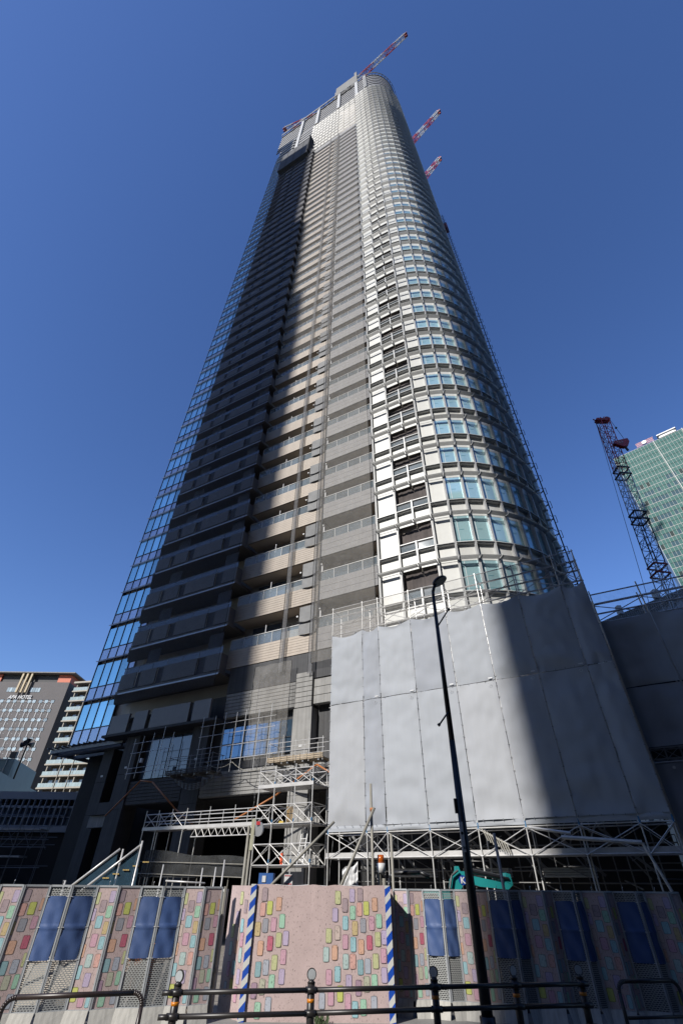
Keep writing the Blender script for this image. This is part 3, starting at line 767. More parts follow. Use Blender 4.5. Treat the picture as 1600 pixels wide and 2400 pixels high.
# a clutter of props and pipes under the sheets, in the dark
bb = MB()
for k in range(26):
    x = SA[0]+.3+k*.48; y = SY+1.4+1.7*random.random()
    bb.tube((x, y, 0), (x, y, 4.3), .022)
for z in (2.4, 2.75, 3.5): bb.tube((SA[0], SY+2.2, z), (SA[-1], SY+2.2, z), .025)
for k in range(7):
    x = SA[0]+k*1.7; bb.bar((x, SY+2.3, 4.0), (x+1.5, SY+2.3, 2.6), .09); bb.bar((x+1.2, SY+1.6, 2.5), (x+.2, SY+1.6, 3.9), .05)
stuff(bb.build('inner_props', mat('dull_pipe', (.26, .255, .25), .5, .2, 4), scf, so))
MB().box(SA[0]+.1, SA[-1]-.1, SY+3.0, SY+3.05, 0, 4.2).build('shade_backdrop', M_dark, scf, so)  # dark sheet added for the deep shade under the canvas
# long pipe sticking out towards the right, below the sheets
bb = MB(); bb.tube((6.9, SY-.35, 3.86), (8.2, SY-.4, 3.66), .05); bb.tube((7.9, SY-.42, 3.56), (10.2, SY-.5, 3.36), .06, 8); bb.tube((10.2, SY-.5, 3.36), (10.55, SY-.5, 2.2), .04)
bb.build('stacked_pipe', M_pipe, scf, so)
bb = MB(); 
for k in range(9):
    x = 5.2+k*.09; bb.path([(x, SY-.08, 3.9-.05*k), (x+.1, SY-.12, 3.75-.04*k), (x+.18, SY-.1, 3.62-.06*k-.1*random.random())], .02, 5)
bb.build('rope_bundle', mat('pale_rope', (.55, .52, .45), .8, .2), scf, so)
# right-hand wing of the scaffold, further back
S2Y = -2.6
sc2 = fthing('sheeted_scaffold', 'lower dark scaffold with grey canvas sheets at the right edge, wholly in shadow', 'scaffold', 14, S2Y, 0)
s2o = (14, S2Y, 0); SB = [11.4, 13.3, 15.2, 17.1, 19.0, 21.0]
for i in range(5):
    sheet(SB[i]+.02, SB[i+1]-.02, 8.4, 11.25, S2Y, i+60, M_sheet[0], .6, par=sc2, off=s2o)
    sheet(SB[i]+.02, SB[i+1]-.02, 6.25, 8.36, S2Y, i+70, M_sheet[1], 0, par=sc2, off=s2o)
    if i != 1: sheet(SB[i]+.02, SB[i+1]-.4, 2.9, 5.7, S2Y, i+80, M_sheet[1], 0, par=sc2, off=s2o)
bb = MB()
for x in SB:
    bb.tube((x, S2Y+.06, 0), (x, S2Y+.06, 12.75), .03); bb.tube((x, S2Y+1.05, 0), (x, S2Y+1.05, 12.7), .03)
for z in (12.55, 12.05, 11.6, 5.75, 3.0):
    for y in (S2Y+.06, S2Y+1.05): bb.tube((SB[0], y, z), (SB[-1], y, z), .03)
for i in range(5): bb.tube((SB[i], S2Y+.06, 11.3), (SB[i+1], S2Y+.06, 12.0), .02); bb.tube((SB[i], S2Y+.06, 12.0), (SB[i+1], S2Y+.06, 11.3), .02)
bb.build('standards', M_pipe, sc2, s2o)
bb = MB(); lattice(bb, (11.4, S2Y, 6.0), (21, S2Y, 6.0), .35, 20, r=.018); bb.build('lattice_beam', M_pipeb, sc2, s2o)
bb = MB(); bb.grid(lambda u, v: (SB[0]+9.6*u, S2Y+.02+.04*noise.noise((u*9, v*2, 4)), 11.25+1.3*v), 20, 4); bb.build('guard_net', mat('clear_safety_net', (.3, .33, .4), .9, .2, 1, alpha=.14), sc2, s2o)
MB().box(11.5, 24, S2Y+1.6, S2Y+1.7, 0, 11.2).build('shade_backdrop', M_dark, sc2, s2o)  # dark sheet added where only shade lies behind this scaffold
bb = MB()
for k in range(5): bb.box(11.5+.02*k, 12.9, S2Y-.6, S2Y-.1, 2.5+.09*k, 2.57+.09*k)
bb.build('plank_stack', M_plank, sc2, s2o)
MB().disc((11.95, S2Y-.08, 5.55), (0, 1, 0), .05, .04, 10).build('site_lamp', M_cwhite, sc2, s2o)

# ------------------------------------------------------------------ scaffold tower left of the sheets
TY = -3.6
TX = [-5.25, -4.35, -3.2, -2.25]
st = fthing('scaffold_tower', 'sunlit open steel scaffold tower with two decks beside the white sheets', 'scaffold', -3.7, TY, 0)
to = (-3.7, TY, 0); TB = TY+1.3
bb = MB()
for x in TX:
    bb.tube((x, TY, 0), (x, TY, 6.75), .026); bb.tube((x, TB, 0), (x, TB, 6.65), .026)
bb.build('standards', M_pipe, st, to)
bb = MB()
for z in (2.92, 3.66, 4.4, 5.13, 5.9, 6.55):
    for y in (TY, TB): bb.tube((TX[0], y, z), (TX[-1], y, z), .02)
    for x in TX: bb.tube((x, TY, z), (x, TB, z), .02)
bb.build('ledgers', M_pipe, st, to)
bb = MB()
for z0, z1 in ((2.92, 3.66), (4.4, 5.13), (5.9, 6.5)):
    for i in range(3):
        for y in (TY-.02, TB):
            bb.tube((TX[i], y, z0), (TX[i+1], y, z1), .016); bb.tube((TX[i], y, z1), (TX[i+1], y, z0), .016)
    for x in (TX[0], TX[-1]): bb.tube((x, TY, z0), (x, TB, z1), .016); bb.tube((x, TY, z1), (x, TB, z0), .016)
stuff(bb.build('cross_braces', M_pipe, st, to))
for z in (2.86, 4.34, 5.84):
    bb = MB()
    for k in range(4): bb.box(TX[0]-.05, TX[-1]+.05, TY+.05+k*.31, TY+.05+k*.31+.28, z, z+.05)
    bb.box(TX[0]-.05, TX[-1]+.05, TY-.035, TY-.015, z-.02, z+.13) if z > 5 else None
    bb.build('deck', M_plank, st, to)
bb = MB()
for x in (TX[1], TX[2], TX[3]):
    for z in (3.0, 4.45, 5.95): bb.tube((x, TY, z), (x, TY, z+.12), .034)
bb.build('coupler_sleeve', M_bluec, st, to)
t = fthing('access_ladder', 'white steel ladder hanging in the middle of the scaffold tower', 'ladder', -2.9, TY+.5, 2.95)
bb = MB()
for x in (-3.05, -2.75): bb.bar((x-.05, TY+.35, 2.95), (x+.02, TY+.6, 4.4), .045)
for k in range(6): z = 3.1+k*.25; bb.tube((-3.08, TY+.38+.04*k, z), (-2.76, TY+.38+.04*k, z), .018)
bb.build('ladder_frame', M_cwhite, t, (-2.9, TY+.5, 2.95))
t = fthing('plywood_board', 'upper grey board standing inside the scaffold tower', 'board', -3.0, TB+.3, 4.4)
MB().box(-3.6, -2.75, TB+.25, TB+.3, 4.45, 5.15).build('board', M_conc, t, (-3.0, TB+.3, 4.4))
t = fthing('plywood_board', 'lower grey board standing inside the scaffold tower behind the ladder', 'board', -3.0, TB+.3, 3)
MB().box(-3.6, -2.7, TB+.25, TB+.3, 2.95, 3.7).build('board', M_conc, t, (-3.0, TB+.3, 3))
t = fthing('rope_hank', 'tan rope hanks hanging on the upper deck of the scaffold tower', 'rope', -3.75, TY+.6, 4.4)
bb = MB()
for k in range(14): x = -3.9+.025*k; bb.path([(x, TY+.5+.02*(k % 3), 5.1), (x-.03+.06*random.random(), TY+.48, 4.75), (x+.03*random.random(), TY+.5, 4.42+.1*random.random())], .014, 5)
bb.build('rope', mat('tan_rope', (.45, .30, .13), .85, .25), t, (-3.75, TY+.6, 4.4))
t = fthing('orange_banner', 'narrow orange banner on the lowest deck of the scaffold tower', 'banner', -3.85, TY+.3, 2.9)
MB().box(-3.92, -3.8, TY+.25, TY+.3, 2.95, 3.35).build('cloth', mat('banner_orange', (.80, .10, .02), .6, .1), t, (-3.85, TY+.3, 2.9))
# walkway to the left
wk = fthing('scaffold_walkway', 'long aluminium scaffold walkway on a lattice beam in front of the dark ground floor', 'scaffold', -9, TY, 0)
wo_ = (-9, TY, 0)
bb = MB()
for k in range(3): bb.box(-12.5, -5.2, TY+.03+k*.32, TY+.03+k*.32+.30, 4.40, 4.45)
bb.box(-12.5, -5.2, TY-.03, TY-.0, 4.38, 4.52); bb.build('deck', M_plank, wk, wo_)
bb = MB()
for x in (-12.45, -11.55, -10.6, -9.6, -8.1, -6.55, -5.25):
    bb.tube((x, TY, 4.35), (x, TY, 5.25), .02); bb.tube((x, TY+1, 4.35), (x, TY+1, 5.2), .02)
for z in (4.75, 5.07):
    bb.tube((-12.45, TY, z), (-5.25, TY, z), .02); bb.tube((-12.45, TY+1, z), (-5.25, TY+1, z), .02)
for x0 in (-12.45, -11.55, -10.6): bb.tube((x0, TY, 4.45), (x0+.9, TY, 5.1), .015); bb.tube((x0+.9, TY, 4.45), (x0, TY, 5.1), .015)
for x in (-12.45, -11.55, -9.7): bb.tube((x, TY, 0), (x, TY, 4.4), .024); bb.tube((x, TY+1, 0), (x, TY+1, 4.4), .024)
bb.build('handrails', M_pipe, wk, wo_)
bb = MB(); z0, z1 = 4.04, 4.36
bb.tube((-9.1, TY, z0), (-5.3, TY, z0), .022); bb.tube((-9.4, TY, z1), (-5.1, TY, z1), .022)
n_ = 18
for k in range(n_):
    x = -9.1+3.8*k/n_; xa = x+3.8/n_/2
    bb.tube((x, TY, z1 if k % 2 else z0), (x+3.8/n_, TY, z0 if k % 2 else z1), .014)
bb.build('lattice_beam', M_pipe, wk, wo_)
# black netted guard, lower
t = fthing('netted_guard', 'low black mesh screen on pipes below the scaffold walkway', 'screen', -8.5, TY-.3, 2.3)
bb = MB(); bb.grid(lambda u, v: (-11.65+6.3*u, TY-.3+.06*noise.noise((u*9, v*3, 2))+.05*v, 2.5+(1.05-.38*u)*v+.05*math.sin(u*9)*v), 40, 8)
bb.build('mesh', mat('black_mesh', (.022, .023, .023), .8, .4, 2.5, alpha=.85), t, (-8.5, TY-.3, 2.3), True)
bb = MB()
for k in range(8): x = -11.65+.9*k; bb.tube((x, TY-.22, 2.0), (x, TY-.22, 3.5-.05*k), .018)
for z in (2.55, 3.0): bb.tube((-11.7, TY-.36, z+.1), (-5.4, TY-.36, z-.05), .016)
bb.build('pipes', M_pipeg, t, (-8.5, TY-.3, 2.3))
# work platforms on the front
def platform(label, x0, x1, z, mm, lit):
    t = fthing('work_platform', label, 'platform', (x0+x1)/2, -1.2, z, 'hanging work platforms')
    o_ = ((x0+x1)/2, -1.2, z)
    bb = MB(); bb.box(x0, x1, -1.35, -.35, z, z+.05)
    for zz in (z+.06, z+.16): bb.box(x0, x1, -1.38, -1.35, zz, zz+.07)
    k = x0
    while k <= x1: bb.box(k-.015, k+.015, -1.41, -1.38, z, z+.28); k += .42
    bb.build('deck', mm, t, o_)
    bb = MB()
    for q in range(int((x1-x0)/.85)+1):
        x = x0+.05+q*.85; bb.tube((x, -1.3, z-.1), (x, -1.3, z+1.05+.3*(q % 2)), .018); bb.tube((x, -.4, z-.1), (x, -.4, z+1.0), .018)
    for zz in (z+.5, z+.95): bb.tube((x0-.05, -1.3, zz), (x1+.05, -1.3, zz), .016); bb.tube((x0-.05, -.4, zz), (x1+.05, -.4, zz), .016)
    for x in (x0, x1): bb.tube((x, -1.3, z+.95), (x, -.4, z+.95), .016)
    bb.build('guard_rail', M_pipe if lit else M_pipeb, t, o_)  # unlit platform takes the dark pipe: its shade is in the colour
    bb = MB()
    for q in range(4): x = x0+.3+q*(x1-x0-.6)/3; bb.bar((x, -1.3, z-.05), (x, .1, z-.05), .09, .1)
    bb.build('bearer', M_pipeb, t, o_); return t
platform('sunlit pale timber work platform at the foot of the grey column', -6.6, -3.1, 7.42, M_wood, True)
platform('dark unlit work platform hanging on the shaded left part of the front', -14.15, -10.6, 7.36, M_dconc, False)  # dark deck colour carries the shade of this platform
# pipes in front of the lower windows
t = fthing('pipe_scaffold', 'thin pipe scaffold before the blue lower windows of the tower', 'scaffold', -9, -.9, 7.6)
bb = MB()
for x in (-12.3, -11.3, -10.5, -9.6, -8.9, -7.9, -7.0): bb.tube((x, -.9, 7.3), (x, -.9, 10.5+.3*random.random()), .018)
for z in (7.95, 8.7, 9.4, 10.0): bb.tube((-12.4, -.93, z), (-6.6, -.93, z+.03), .016)
bb.build('pipes', M_pipe, t, (-9, -.9, 7.6))
t = fthing('pipe_scaffold', 'dim pipe scaffold before the shaded window bay left of the dark platform', 'scaffold', -16.3, -.9, 7.6)
bb = MB()
for x in (-18.2, -17.4, -16.5, -15.6, -14.7): bb.tube((x, -.9, 7.5), (x, -.9, 9.6+.9*random.random()), .018)
for z in (7.8, 8.1, 9.0, 9.6): bb.tube((-18.3, -.93, z), (-14.5, -.93, z+.03), .016)
bb.build('pipes', M_pipe, t, (-16.3, -.9, 7.6))
MB().box(-17.05, -16.9, -1.1, -.95, 8.35, 8.6).build('site_camera', M_cwhite, t, (-16.3, -.9, 7.6))
# ropes, cables, hoses
def cable(name, label, cat, lines, r, mm, group=None):
    base = lines[0][0]; t = fthing(name, label, cat, *base, group)
    for ln in lines: MB().path(ln, r, 6).build('strand', mm, t, base, True)
    return t
def cat(p, q, sag, n=12): return [tuple(Vector(p)*(1-k/n)+Vector(q)*(k/n)-Vector((0, 0, 4*sag*(k/n)*(1-k/n)))) for k in range(n+1)]
cable('cable_bundle', 'sagging bundle of grey cables below the dark work platform', 'cable', [cat((-14.0, -1.0+.03*k, 7.36), (-10.2, -1.0, 7.4), .55+.09*k) for k in range(4)], .035, M_cable)
cable('cable_bundle', 'sagging bundle of grey cables below the sunlit work platform', 'cable', [cat((-6.1, -1.4+.03*k, 7.1), (-2.3, -1.4, 7.3), .35+.08*k) for k in range(4)], .03, M_cable)
cable('hose', 'orange hose bent over the ribbed panel on the shaded left', 'hose', [[(-18.75, -1.2, 5.5), (-16.37, -1.2, 7.27), (-15.3, -1.2, 7.12), (-12.9, -1.2, 5.6), (-11.2, -1.4, 4.8)]], .045, M_hose)
cable('hose', 'orange hose rising diagonally behind the scaffold tower', 'hose', [[(-7.9, -2.0, 4.8), (-5.43, -2.0, 5.75), (-3.03, -2.0, 6.96), (-2.0, -2.0, 6.4)]], .045, M_hose)
cable('lashing_rope', 'loose tan rope looping from the dark platform to the lit one', 'rope', [cat((-11.3, -1.1, 7.9), (-9.3, -1.1, 7.75), .3)+cat((-9.3, -1.1, 7.75), (-6.6, -1.1, 7.5), .45)], .018, M_pipeg)

# ------------------------------------------------------------------ things just behind the fence
t = thing('excavator', 'turquoise excavator with its boom showing above the fence', 'excavator', (4.0, 17.4, 0))
exo = (4.0, 17.4, 0)
bb = MB(); bb.xprism([(3.25, 2.22), (3.3, 2.42), (3.45, 2.60), (3.72, 2.60), (3.95, 2.50), (4.55, 2.40), (4.95, 2.44), (5.05, 2.30), (4.9, 2.2), (4.1, 2.26), (3.7, 2.36), (3.5, 2.15)], 16.9, 17.2)
bb.xprism([(3.45, 2.58), (3.47, 2.72), (3.56, 2.72), (3.60, 2.58)], 16.95, 17.15); bb.xprism([(4.85, 2.4), (4.9, 2.58), (5.02, 2.55), (5.05, 2.3)], 16.88, 17.22)
bb.build('boom', M_turq, t, exo)
bb = MB(); bb.tube((3.85, 16.85, 2.62), (4.75, 16.85, 2.47), .06, 8); bb.tube((4.4, 16.85, 2.53), (4.95, 16.85, 2.44), .035, 8); bb.path([(3.2, 16.8, 2.2), (3.3, 16.8, 2.5), (3.5, 16.8, 2.62)], .03)
bb.build('hydraulic_ram', M_black, t, exo)
bb = MB(); bb.disc((3.62, 16.885, 2.40), (0, 1, 0), .115, .02, 20); lg = bb.build('badge', mat('badge_blue', (.01, .06, .35), .4, .05), t, exo)
km = text_mesh('K', .2, .006, bold=.006); km.materials.clear(); km.materials.append(M_cwhite)
ko = obj('badge_letter', km, lg, (3.55-exo[0], 16.868-exo[1], 2.33)); ko.rotation_euler.x = R(90)
bb = MB(); bb.box(2.2, 3.9, 16.7, 18.2, .9, 1.9); bb.box(2.4, 3.2, 16.8, 17.5, 1.9, 2.15); bb.build('cab_body', M_turq, t, exo)
bb = MB(); bb.box(1.9, 4.1, 16.6, 17.0, 0.005, .8); bb.box(1.9, 4.1, 17.9, 18.3, 0.005, .8); bb.box(2.4, 3.6, 17.0, 17.9, .4, .9); bb.build('track', M_black, t, exo)
t = thing('loader', 'dark machine guard frame showing above the fence beside the beacon', 'machine', (2.0, 17.0, 0))
bb = MB(); bb.path([(1.42, 16.5, 2.1), (1.48, 16.5, 2.42), (1.6, 16.5, 2.54), (2.35, 16.5, 2.56), (2.6, 16.5, 2.46)], .05, 8); bb.build('guard_frame', M_black, t, (2.0, 17.0, 0), True)
bb = MB(); bb.box(1.3, 2.8, 16.6, 18.0, .5, 2.1); bb.build('body', M_wfr, t, (2.0, 17.0, 0))
bb = MB(); bb.box(1.2, 2.9, 16.6, 17.0, .005, .5); bb.box(1.2, 2.9, 17.6, 18.0, .005, .5); bb.build('track', M_black, t, (2.0, 17.0, 0))
t = thing('warning_beacon', 'orange warning beacon in a white housing on a post behind the gate', 'beacon', (1.17, 15.5, 0))
bo = (1.17, 15.5, 0)
MB().tube((1.17, 15.5, 2.72), (1.17, 15.5, 2.90), .095, 14, .085).build('lens', mat('amber_lens', (.62, .13, .012), .2, .15, 6), t, bo, True)
bb = MB(); bb.tube((1.17, 15.5, 2.52), (1.17, 15.5, 2.72), .10, 14, .115); bb.build('housing', M_cwhite, t, bo, True)
bb = MB(); bb.tube((1.12, 15.5, 0), (1.12, 15.5, 2.5), .04, 8); bb.tube((1.24, 15.5, 2.1), (1.24, 15.5, 2.4), .05, 8); bb.build('post', M_pipeg, t, bo)
def pole(label, p, q, r=.032, mm=M_pipeg, name='scaffold_pole', extra=None):
    t = thing(name, label, 'pole', (p[0], p[1], min(p[2], q[2])))
    o_ = tuple(t.location); MB().tube(p, q, r, 8).build('pipe', mm, t, o_, True)
    if extra: MB().tube(extra, Vector(extra)+Vector((.12, 0, .02)), .05, 6).build('clamp', M_hose, t, o_)
    return t
pole('tall grey upright pole standing before the white sheets', (.94, 15.3, 0), (.94, 15.3, 4.55), .038, extra=(.9, 15.25, 3.9))
pole('long slanting grey pole clamped to the upright before the sheets', (-.35, 15.2, 1.4), (1.02, 15.2, 3.95), .04)
pole('slanting grey pole crossing the foot of the scaffold tower', (-2.1, 15.3, 1.9), (-.1, 15.3, 3.62), .034)
pole('short grey upright pole beside the orange beacon', (1.45, 15.2, 0), (1.45, 15.2, 3.35), .036)
pole('dark steel upright right of the street lamp, before the scaffold', (4.35, 15.3, 0), (4.30, 15.3, 3.4), .04, M_pipeb)
for k, (x, zt) in enumerate(((-4.71, 2.64), (-3.64, 2.58), (-3.29, 2.60), (-3.08, 2.76))):
    pole(['leftmost thin white pole poking over the fence left of the gate', 'thin white pole poking over the fence right of the horizontal pipe', 'short thin white pole between two others over the left fence', 'tallest thin white pole over the fence nearest the gate'][k], (x, 15.6, 0), (x+.02, 15.6, zt), .018, M_pipe)
pole('thin horizontal white pipe lying behind the top of the left fence', (-4.55, 15.6, 2.30), (-3.5, 15.6, 2.26), .02, M_pipe)
t = thing('site_light', 'pair of tall pale tubes with a fluorescent lamp left of the scaffold tower', 'lamp', (-2.4, 15.2, 0))
lo = (-2.4, 15.2, 0)
bb = MB(); bb.tube((-2.44, 15.2, 0), (-2.44, 15.2, 3.5), .035, 8); bb.tube((-2.35, 15.2, 0), (-2.35, 15.2, 3.2), .03, 8); bb.build('upright', M_pipeg, t, lo, True)
MB().box(-2.36, -2.27, 15.1, 15.16, 2.95, 3.65).build('lamp_tube', mat('pale_diffuser', (.55, .54, .40), .4, .1), t, lo)
bb = MB(); bb.disc((-2.17, 15.1, 3.42), (.5, 1, .2), .17, .05, 18); bb.build('reflector_dish', M_trim, t, lo)
bb = MB(); bb.box(-2.22, -2.12, 15.02, 15.05, 3.5, 3.58); bb.build('red_mark', M_red, t, lo)
t = thing('safety_sign', 'white safety board with red bars at the foot of the scaffold tower', 'sign', (-1.28, 15.5, 2.2))
MB().box(-1.40, -1.18, 15.48, 15.5, 2.24, 2.46).build('board', M_cwhite, t, (-1.28, 15.5, 2.2))
bb = MB()
for k in range(4):
    bb.box(-1.385+.05*k, -1.35+.05*k, 15.474, 15.479, 2.25, 2.275); bb.box(-1.385+.05*k, -1.35+.05*k, 15.474, 15.479, 2.42, 2.445)
bb.build('red_bars', M_red, t, (-1.28, 15.5, 2.2))
t = thing('dust_sheet', 'crumpled white sheet draped behind the gate beside the slanting pole', 'sheet', (.36, 16.5, 2.0))
bb = MB(); bb.grid(lambda u, v: (.14+.44*u, 16.5+.08*noise.noise((u*6, v*5, 3)), 2.1+.66*v*(1-.25*(1-u)*v)+.04*math.sin(u*7)), 14, 14); bb.build('cloth', M_cwhite, t, (.36, 16.5, 2.0), True)
t = thing('blue_cabinet', 'blue site cabinet under the scaffold tower', 'cabinet', (-2.0, 16.5, 0))
bb = MB(); bb.box(-2.2, -1.8, 16.4, 16.9, 0.005, 2.5); bb.build('body', mat('cabinet_blue', (.03, .13, .42), .5, .15), t, (-2.0, 16.5, 0))
MB().box(-2.1, -2.0, 16.38, 16.396, 2.3, 2.44).build('notice', M_cwhite, t, (-2.0, 16.5, 0))
# blue netted stair at the left
t = thing('netted_stair', 'slanting site stair wrapped in blue netting at the left', 'stair', (-6.8, 18, 0))
no_ = (-6.8, 18, 0)
bb = MB(); bb.tube((-7.75, 18, 2.05), (-6.25, 18, 3.2), .035, 8); bb.tube((-8.3, 18.3, 2.1), (-7.0, 18.3, 3.1), .035, 8); bb.tube((-6.22, 17.95, 0), (-6.22, 17.95, 3.3), .03); bb.tube((-8.4, 18.2, 0), (-8.4, 18.2, 2.3), .03); bb.tube((-6.9, 18.3, 0), (-6.9, 18.3, 3.1), .03)
bb.build('stringer', M_pipe, t, no_, True)
bb = MB(); bb.poly([(-7.4, 18.05, 2.25), (-6.25, 18.05, 3.14), (-6.15, 18.05, 2.3)]); bb.poly([(-8.3, 18.32, 2.15), (-7.05, 18.32, 3.02), (-7.0, 18.32, 2.1)]); bb.poly([(-7.4, 18.05, 2.25), (-6.15, 18.05, 2.3), (-6.15, 18.05, 1.5), (-7.4, 18.05, 1.5)])
bb.build('netting', mat('blue_netting', (.012, .075, .135), .8, .3, 3, alpha=.55), t, no_)
bb = MB()
for k in range(5):
    for q in range(4): bb.box(-7.2+.28*k+.05*q, -7.16+.28*k+.05*q, 18.0, 18.02, 2.35+.1*k, 2.38+.1*k)
bb.build('tread_edge', mat('tread_yellow', (.6, .42, .12), .6, .2), t, no_)

# ================================================================== FENCES AND GATE
def brick_patch(bb, names, x, z, w_, h_, y, k, xs=1.0):
    """hand-drawn printed brick: ragged outline and fill, 2 mm proud of the board"""
    for lay, gr in ((1, 1.0), (0, .82)):
        key = names(k, lay); bb.m = key
        pts = []
        n = 20; rx, rz = w_/2*(1 if lay else .86), h_/2*(1 if lay else .93)
        for q in range(n):
            a = 2*math.pi*q/n; c, s_ = math.cos(a), math.sin(a)
            e = .28; px = math.copysign(abs(c)**e, c); pz = math.copysign(abs(s_)**e, s_)
            j = 1+.05*(random.random()-.5)
            pts.append((x+px*rx*j*xs, y-(.0015 if lay else .0028), z+pz*rz*j))
        bb.poly(pts)
BR = {k: pastel(v) for k, v in BR.items()}
keys = list(BR.keys()); PM = [brick_mat(k) for k in keys]+[edge_mat(k) for k in keys]
def nm(k, lay): return keys.index(k)+(len(keys) if lay else 0)
LEAF_A = [('yg', .10, .10, .2), ('mauve', .47, .17, .33), ('lilac', .83, .085, .3), ('mint', .83, .22, .3), ('lilac', .10, .245, .18), ('cyan', .46, .31, .34), ('gold', .83, .36, .26), ('beige', .12, .39, .2), ('pink', .45, .465, .34), ('cyan', .82, .485, .28), ('orange', .08, .55, .13), ('aqua', .45, .63, .33), ('salmon', .82, .63, .28), ('cyan', .12, .72, .22), ('lilac', .58, .78, .33), ('lime', .18, .89, .3), ('pink', .55, .93, .3), ('cyan', .86, .965, .2)]
LEAF_B = [('mauve', .22, .08, .32), ('orange', .92, .155, .13), ('salmon', .19, .2, .32), ('lime', .56, .19, .32), ('slate', .4, .33, .34), ('pink', .82, .31, .27), ('gold', .06, .355, .1), ('orange', .27, .51, .36), ('crimson', .72, .47, .3), ('yg', .93, .61, .12), ('teal', .24, .67, .32), ('steel', .62, .66, .3), ('plum', .14, .84, .24), ('sage', .5, .78, .3), ('mint', .87, .775, .22), ('mint', .37, .945, .3), ('steel', .84, .92, .26)]
FZ0, FZ1 = .28, 2.16
def leaf_print(lst, nmn):
    bb = MB()
    for c, u, v, ww in lst:
        hh = (FZ1-FZ0)*.112; ww *= .88; z = FZ1-(FZ1-FZ0)*v
        z = min(max(z, FZ0+hh/2+.02), FZ1-hh/2-.02); x = min(max(u, ww/2+.07), 1-ww/2-.07)
        brick_patch(bb, nm, x, z, ww, hh, -.014, c)
    return bb.mesh(nmn, PM)
PR_A, PR_B = leaf_print(LEAF_A, 'printed_brick'), leaf_print(LEAF_B, 'printed_brick')
bb = MB(); bb.box(.05, .95, -.012, .0, FZ0, FZ1); BOARD = bb.mesh('printed_panel', M_board)
bb = MB(); bb.box(0, .06, -.035, .02, FZ0-.03, FZ1+.03); bb.box(.94, 1, -.035, .02, FZ0-.03, FZ1+.03); bb.box(.06, .94, -.03, .02, FZ1, FZ1+.035); bb.box(.06, .94, -.03, .02, FZ0-.035, FZ0)
FRAME = bb.mesh('panel_frame', M_frame)
def perf_mesh(w_):
    me = bpy.data.meshes.new('mesh_panel'); me.from_pydata([(.05, -.004, FZ0), (.95, -.004, FZ0), (.95, -.004, FZ1), (.05, -.004, FZ1)], [], [(0, 1, 2, 3)])
    uv = me.uv_layers.new(name='UVMap'); c = [(0, 0), (w_*.9, 0), (w_*.9, FZ1-FZ0), (0, FZ1-FZ0)]
    for i, q in enumerate(c): uv.data[i].uv = q
    me.materials.append(M_perf); return me
PERF = perf_mesh(.46)
def tarp_mesh(k):
    bb = MB()
    def fn(u, v):
        z = 1.0+1.0*v; fold = -.02*math.exp(-((v-.5)/.02)**2)
        return (.09+.82*u, -.03-.018*math.sin(math.pi*u)-.014*noise.noise((u*2.5+k, v*5, k))-.012*math.sin((u+v*1.5)*7+k)+fold, z+.012*math.sin(u*math.pi)*(v-.5))
    bb.grid(fn, 14, 28); return bb.mesh('tarpaulin', M_tarp, smooth=True)
TARP = [tarp_mesh(k) for k in range(4)]
TIE = MB()
for z in (1.0, 1.5, 2.0):
    for x in (.06, .94): TIE.box(x-.06, x+.06, -.045, -.038, z-.005, z+.005)
TIE = TIE.mesh('tarpaulin_tie', M_cwhite)
SK = MB(); SK.hexa([(.03, -.16, -.0), (.97, -.14, -.0), (.97, -.13, 0.0), (.03, -.15, 0), (.02, -.04, .27), (.98, -.04, .27), (.98, -.03, .27), (.02, -.03, .27)]); SK = SK.mesh('ground_flap', M_rub)
HOOK = MB().path([(.5, 0, FZ1+.03), (.5, -.01, FZ1+.09), (.53, -.01, FZ1+.11)], .01, 5).mesh('lifting_hook', M_pipe)
def fence(label, pts, first, zig):
    base = (pts[0][0], pts[0][1], 0)
    t = thing('folding_fence', label, 'fence', base)
    for i in range(len(pts)-1):
        kind = (first+i) % 4
        p = Vector(pts[i]); q = Vector(pts[i+1])
        off = zig/2 if i % 2 == first % 2 else -zig/2
        p = p+Vector((0, off)); q = q-Vector((0, off))
        d = q-p; L_ = d.length; ang = math.atan2(d.y, d.x); loc = (p.x-base[0], p.y-base[1], 0)
        lf = obj('fence_leaf', FRAME, t, loc, ang, (L_, 1, 1))
        if kind < 2:
            obj('printed_panel', BOARD, lf); obj('printed_brick', (PR_A, PR_B)[kind], lf)
        else:
            obj('mesh_panel', PERF, lf); obj('tarpaulin', TARP[(i*3+kind) % 4], lf); stuff(obj('tarpaulin_tie', TIE, lf))
        obj('ground_flap', SK, lf)
        if i % 2 == 0: obj('lifting_hook', HOOK, lf)
    return t
LEFTP = [(-8.9, 12.05), (-8.45, 12.2), (-8.02, 12.36), (-7.607, 12.5), (-7.199, 12.65), (-6.737, 12.816), (-6.292, 12.97), (-5.838, 13.123), (-5.372, 13.277), (-4.914, 13.423), (-4.481, 13.558), (-3.996, 13.706), (-3.561, 13.836), (-3.102, 13.97), (-2.72, 14.09)]
fence('folding fence left of the gate, printed brick boards and blue-covered mesh leaves in full sun', LEFTP, 0, .085)
RIGHTP = [(1.435, 15.0), (1.768, 14.929), (2.141, 14.848), (2.566, 14.755), (2.894, 14.683), (3.34, 14.57), (3.67, 14.508), (4.134, 14.402), (4.417, 14.336), (4.908, 14.221), (5.137, 14.166), (5.56, 14.064), (5.774, 14.012), (6.242, 13.897), (6.45, 13.845), (6.888, 13.734), (7.1, 13.679), (7.553, 13.561), (7.8, 13.502)]
fence('folding fence right of the gate, mostly in deep shadow', RIGHTP, 0, .12)
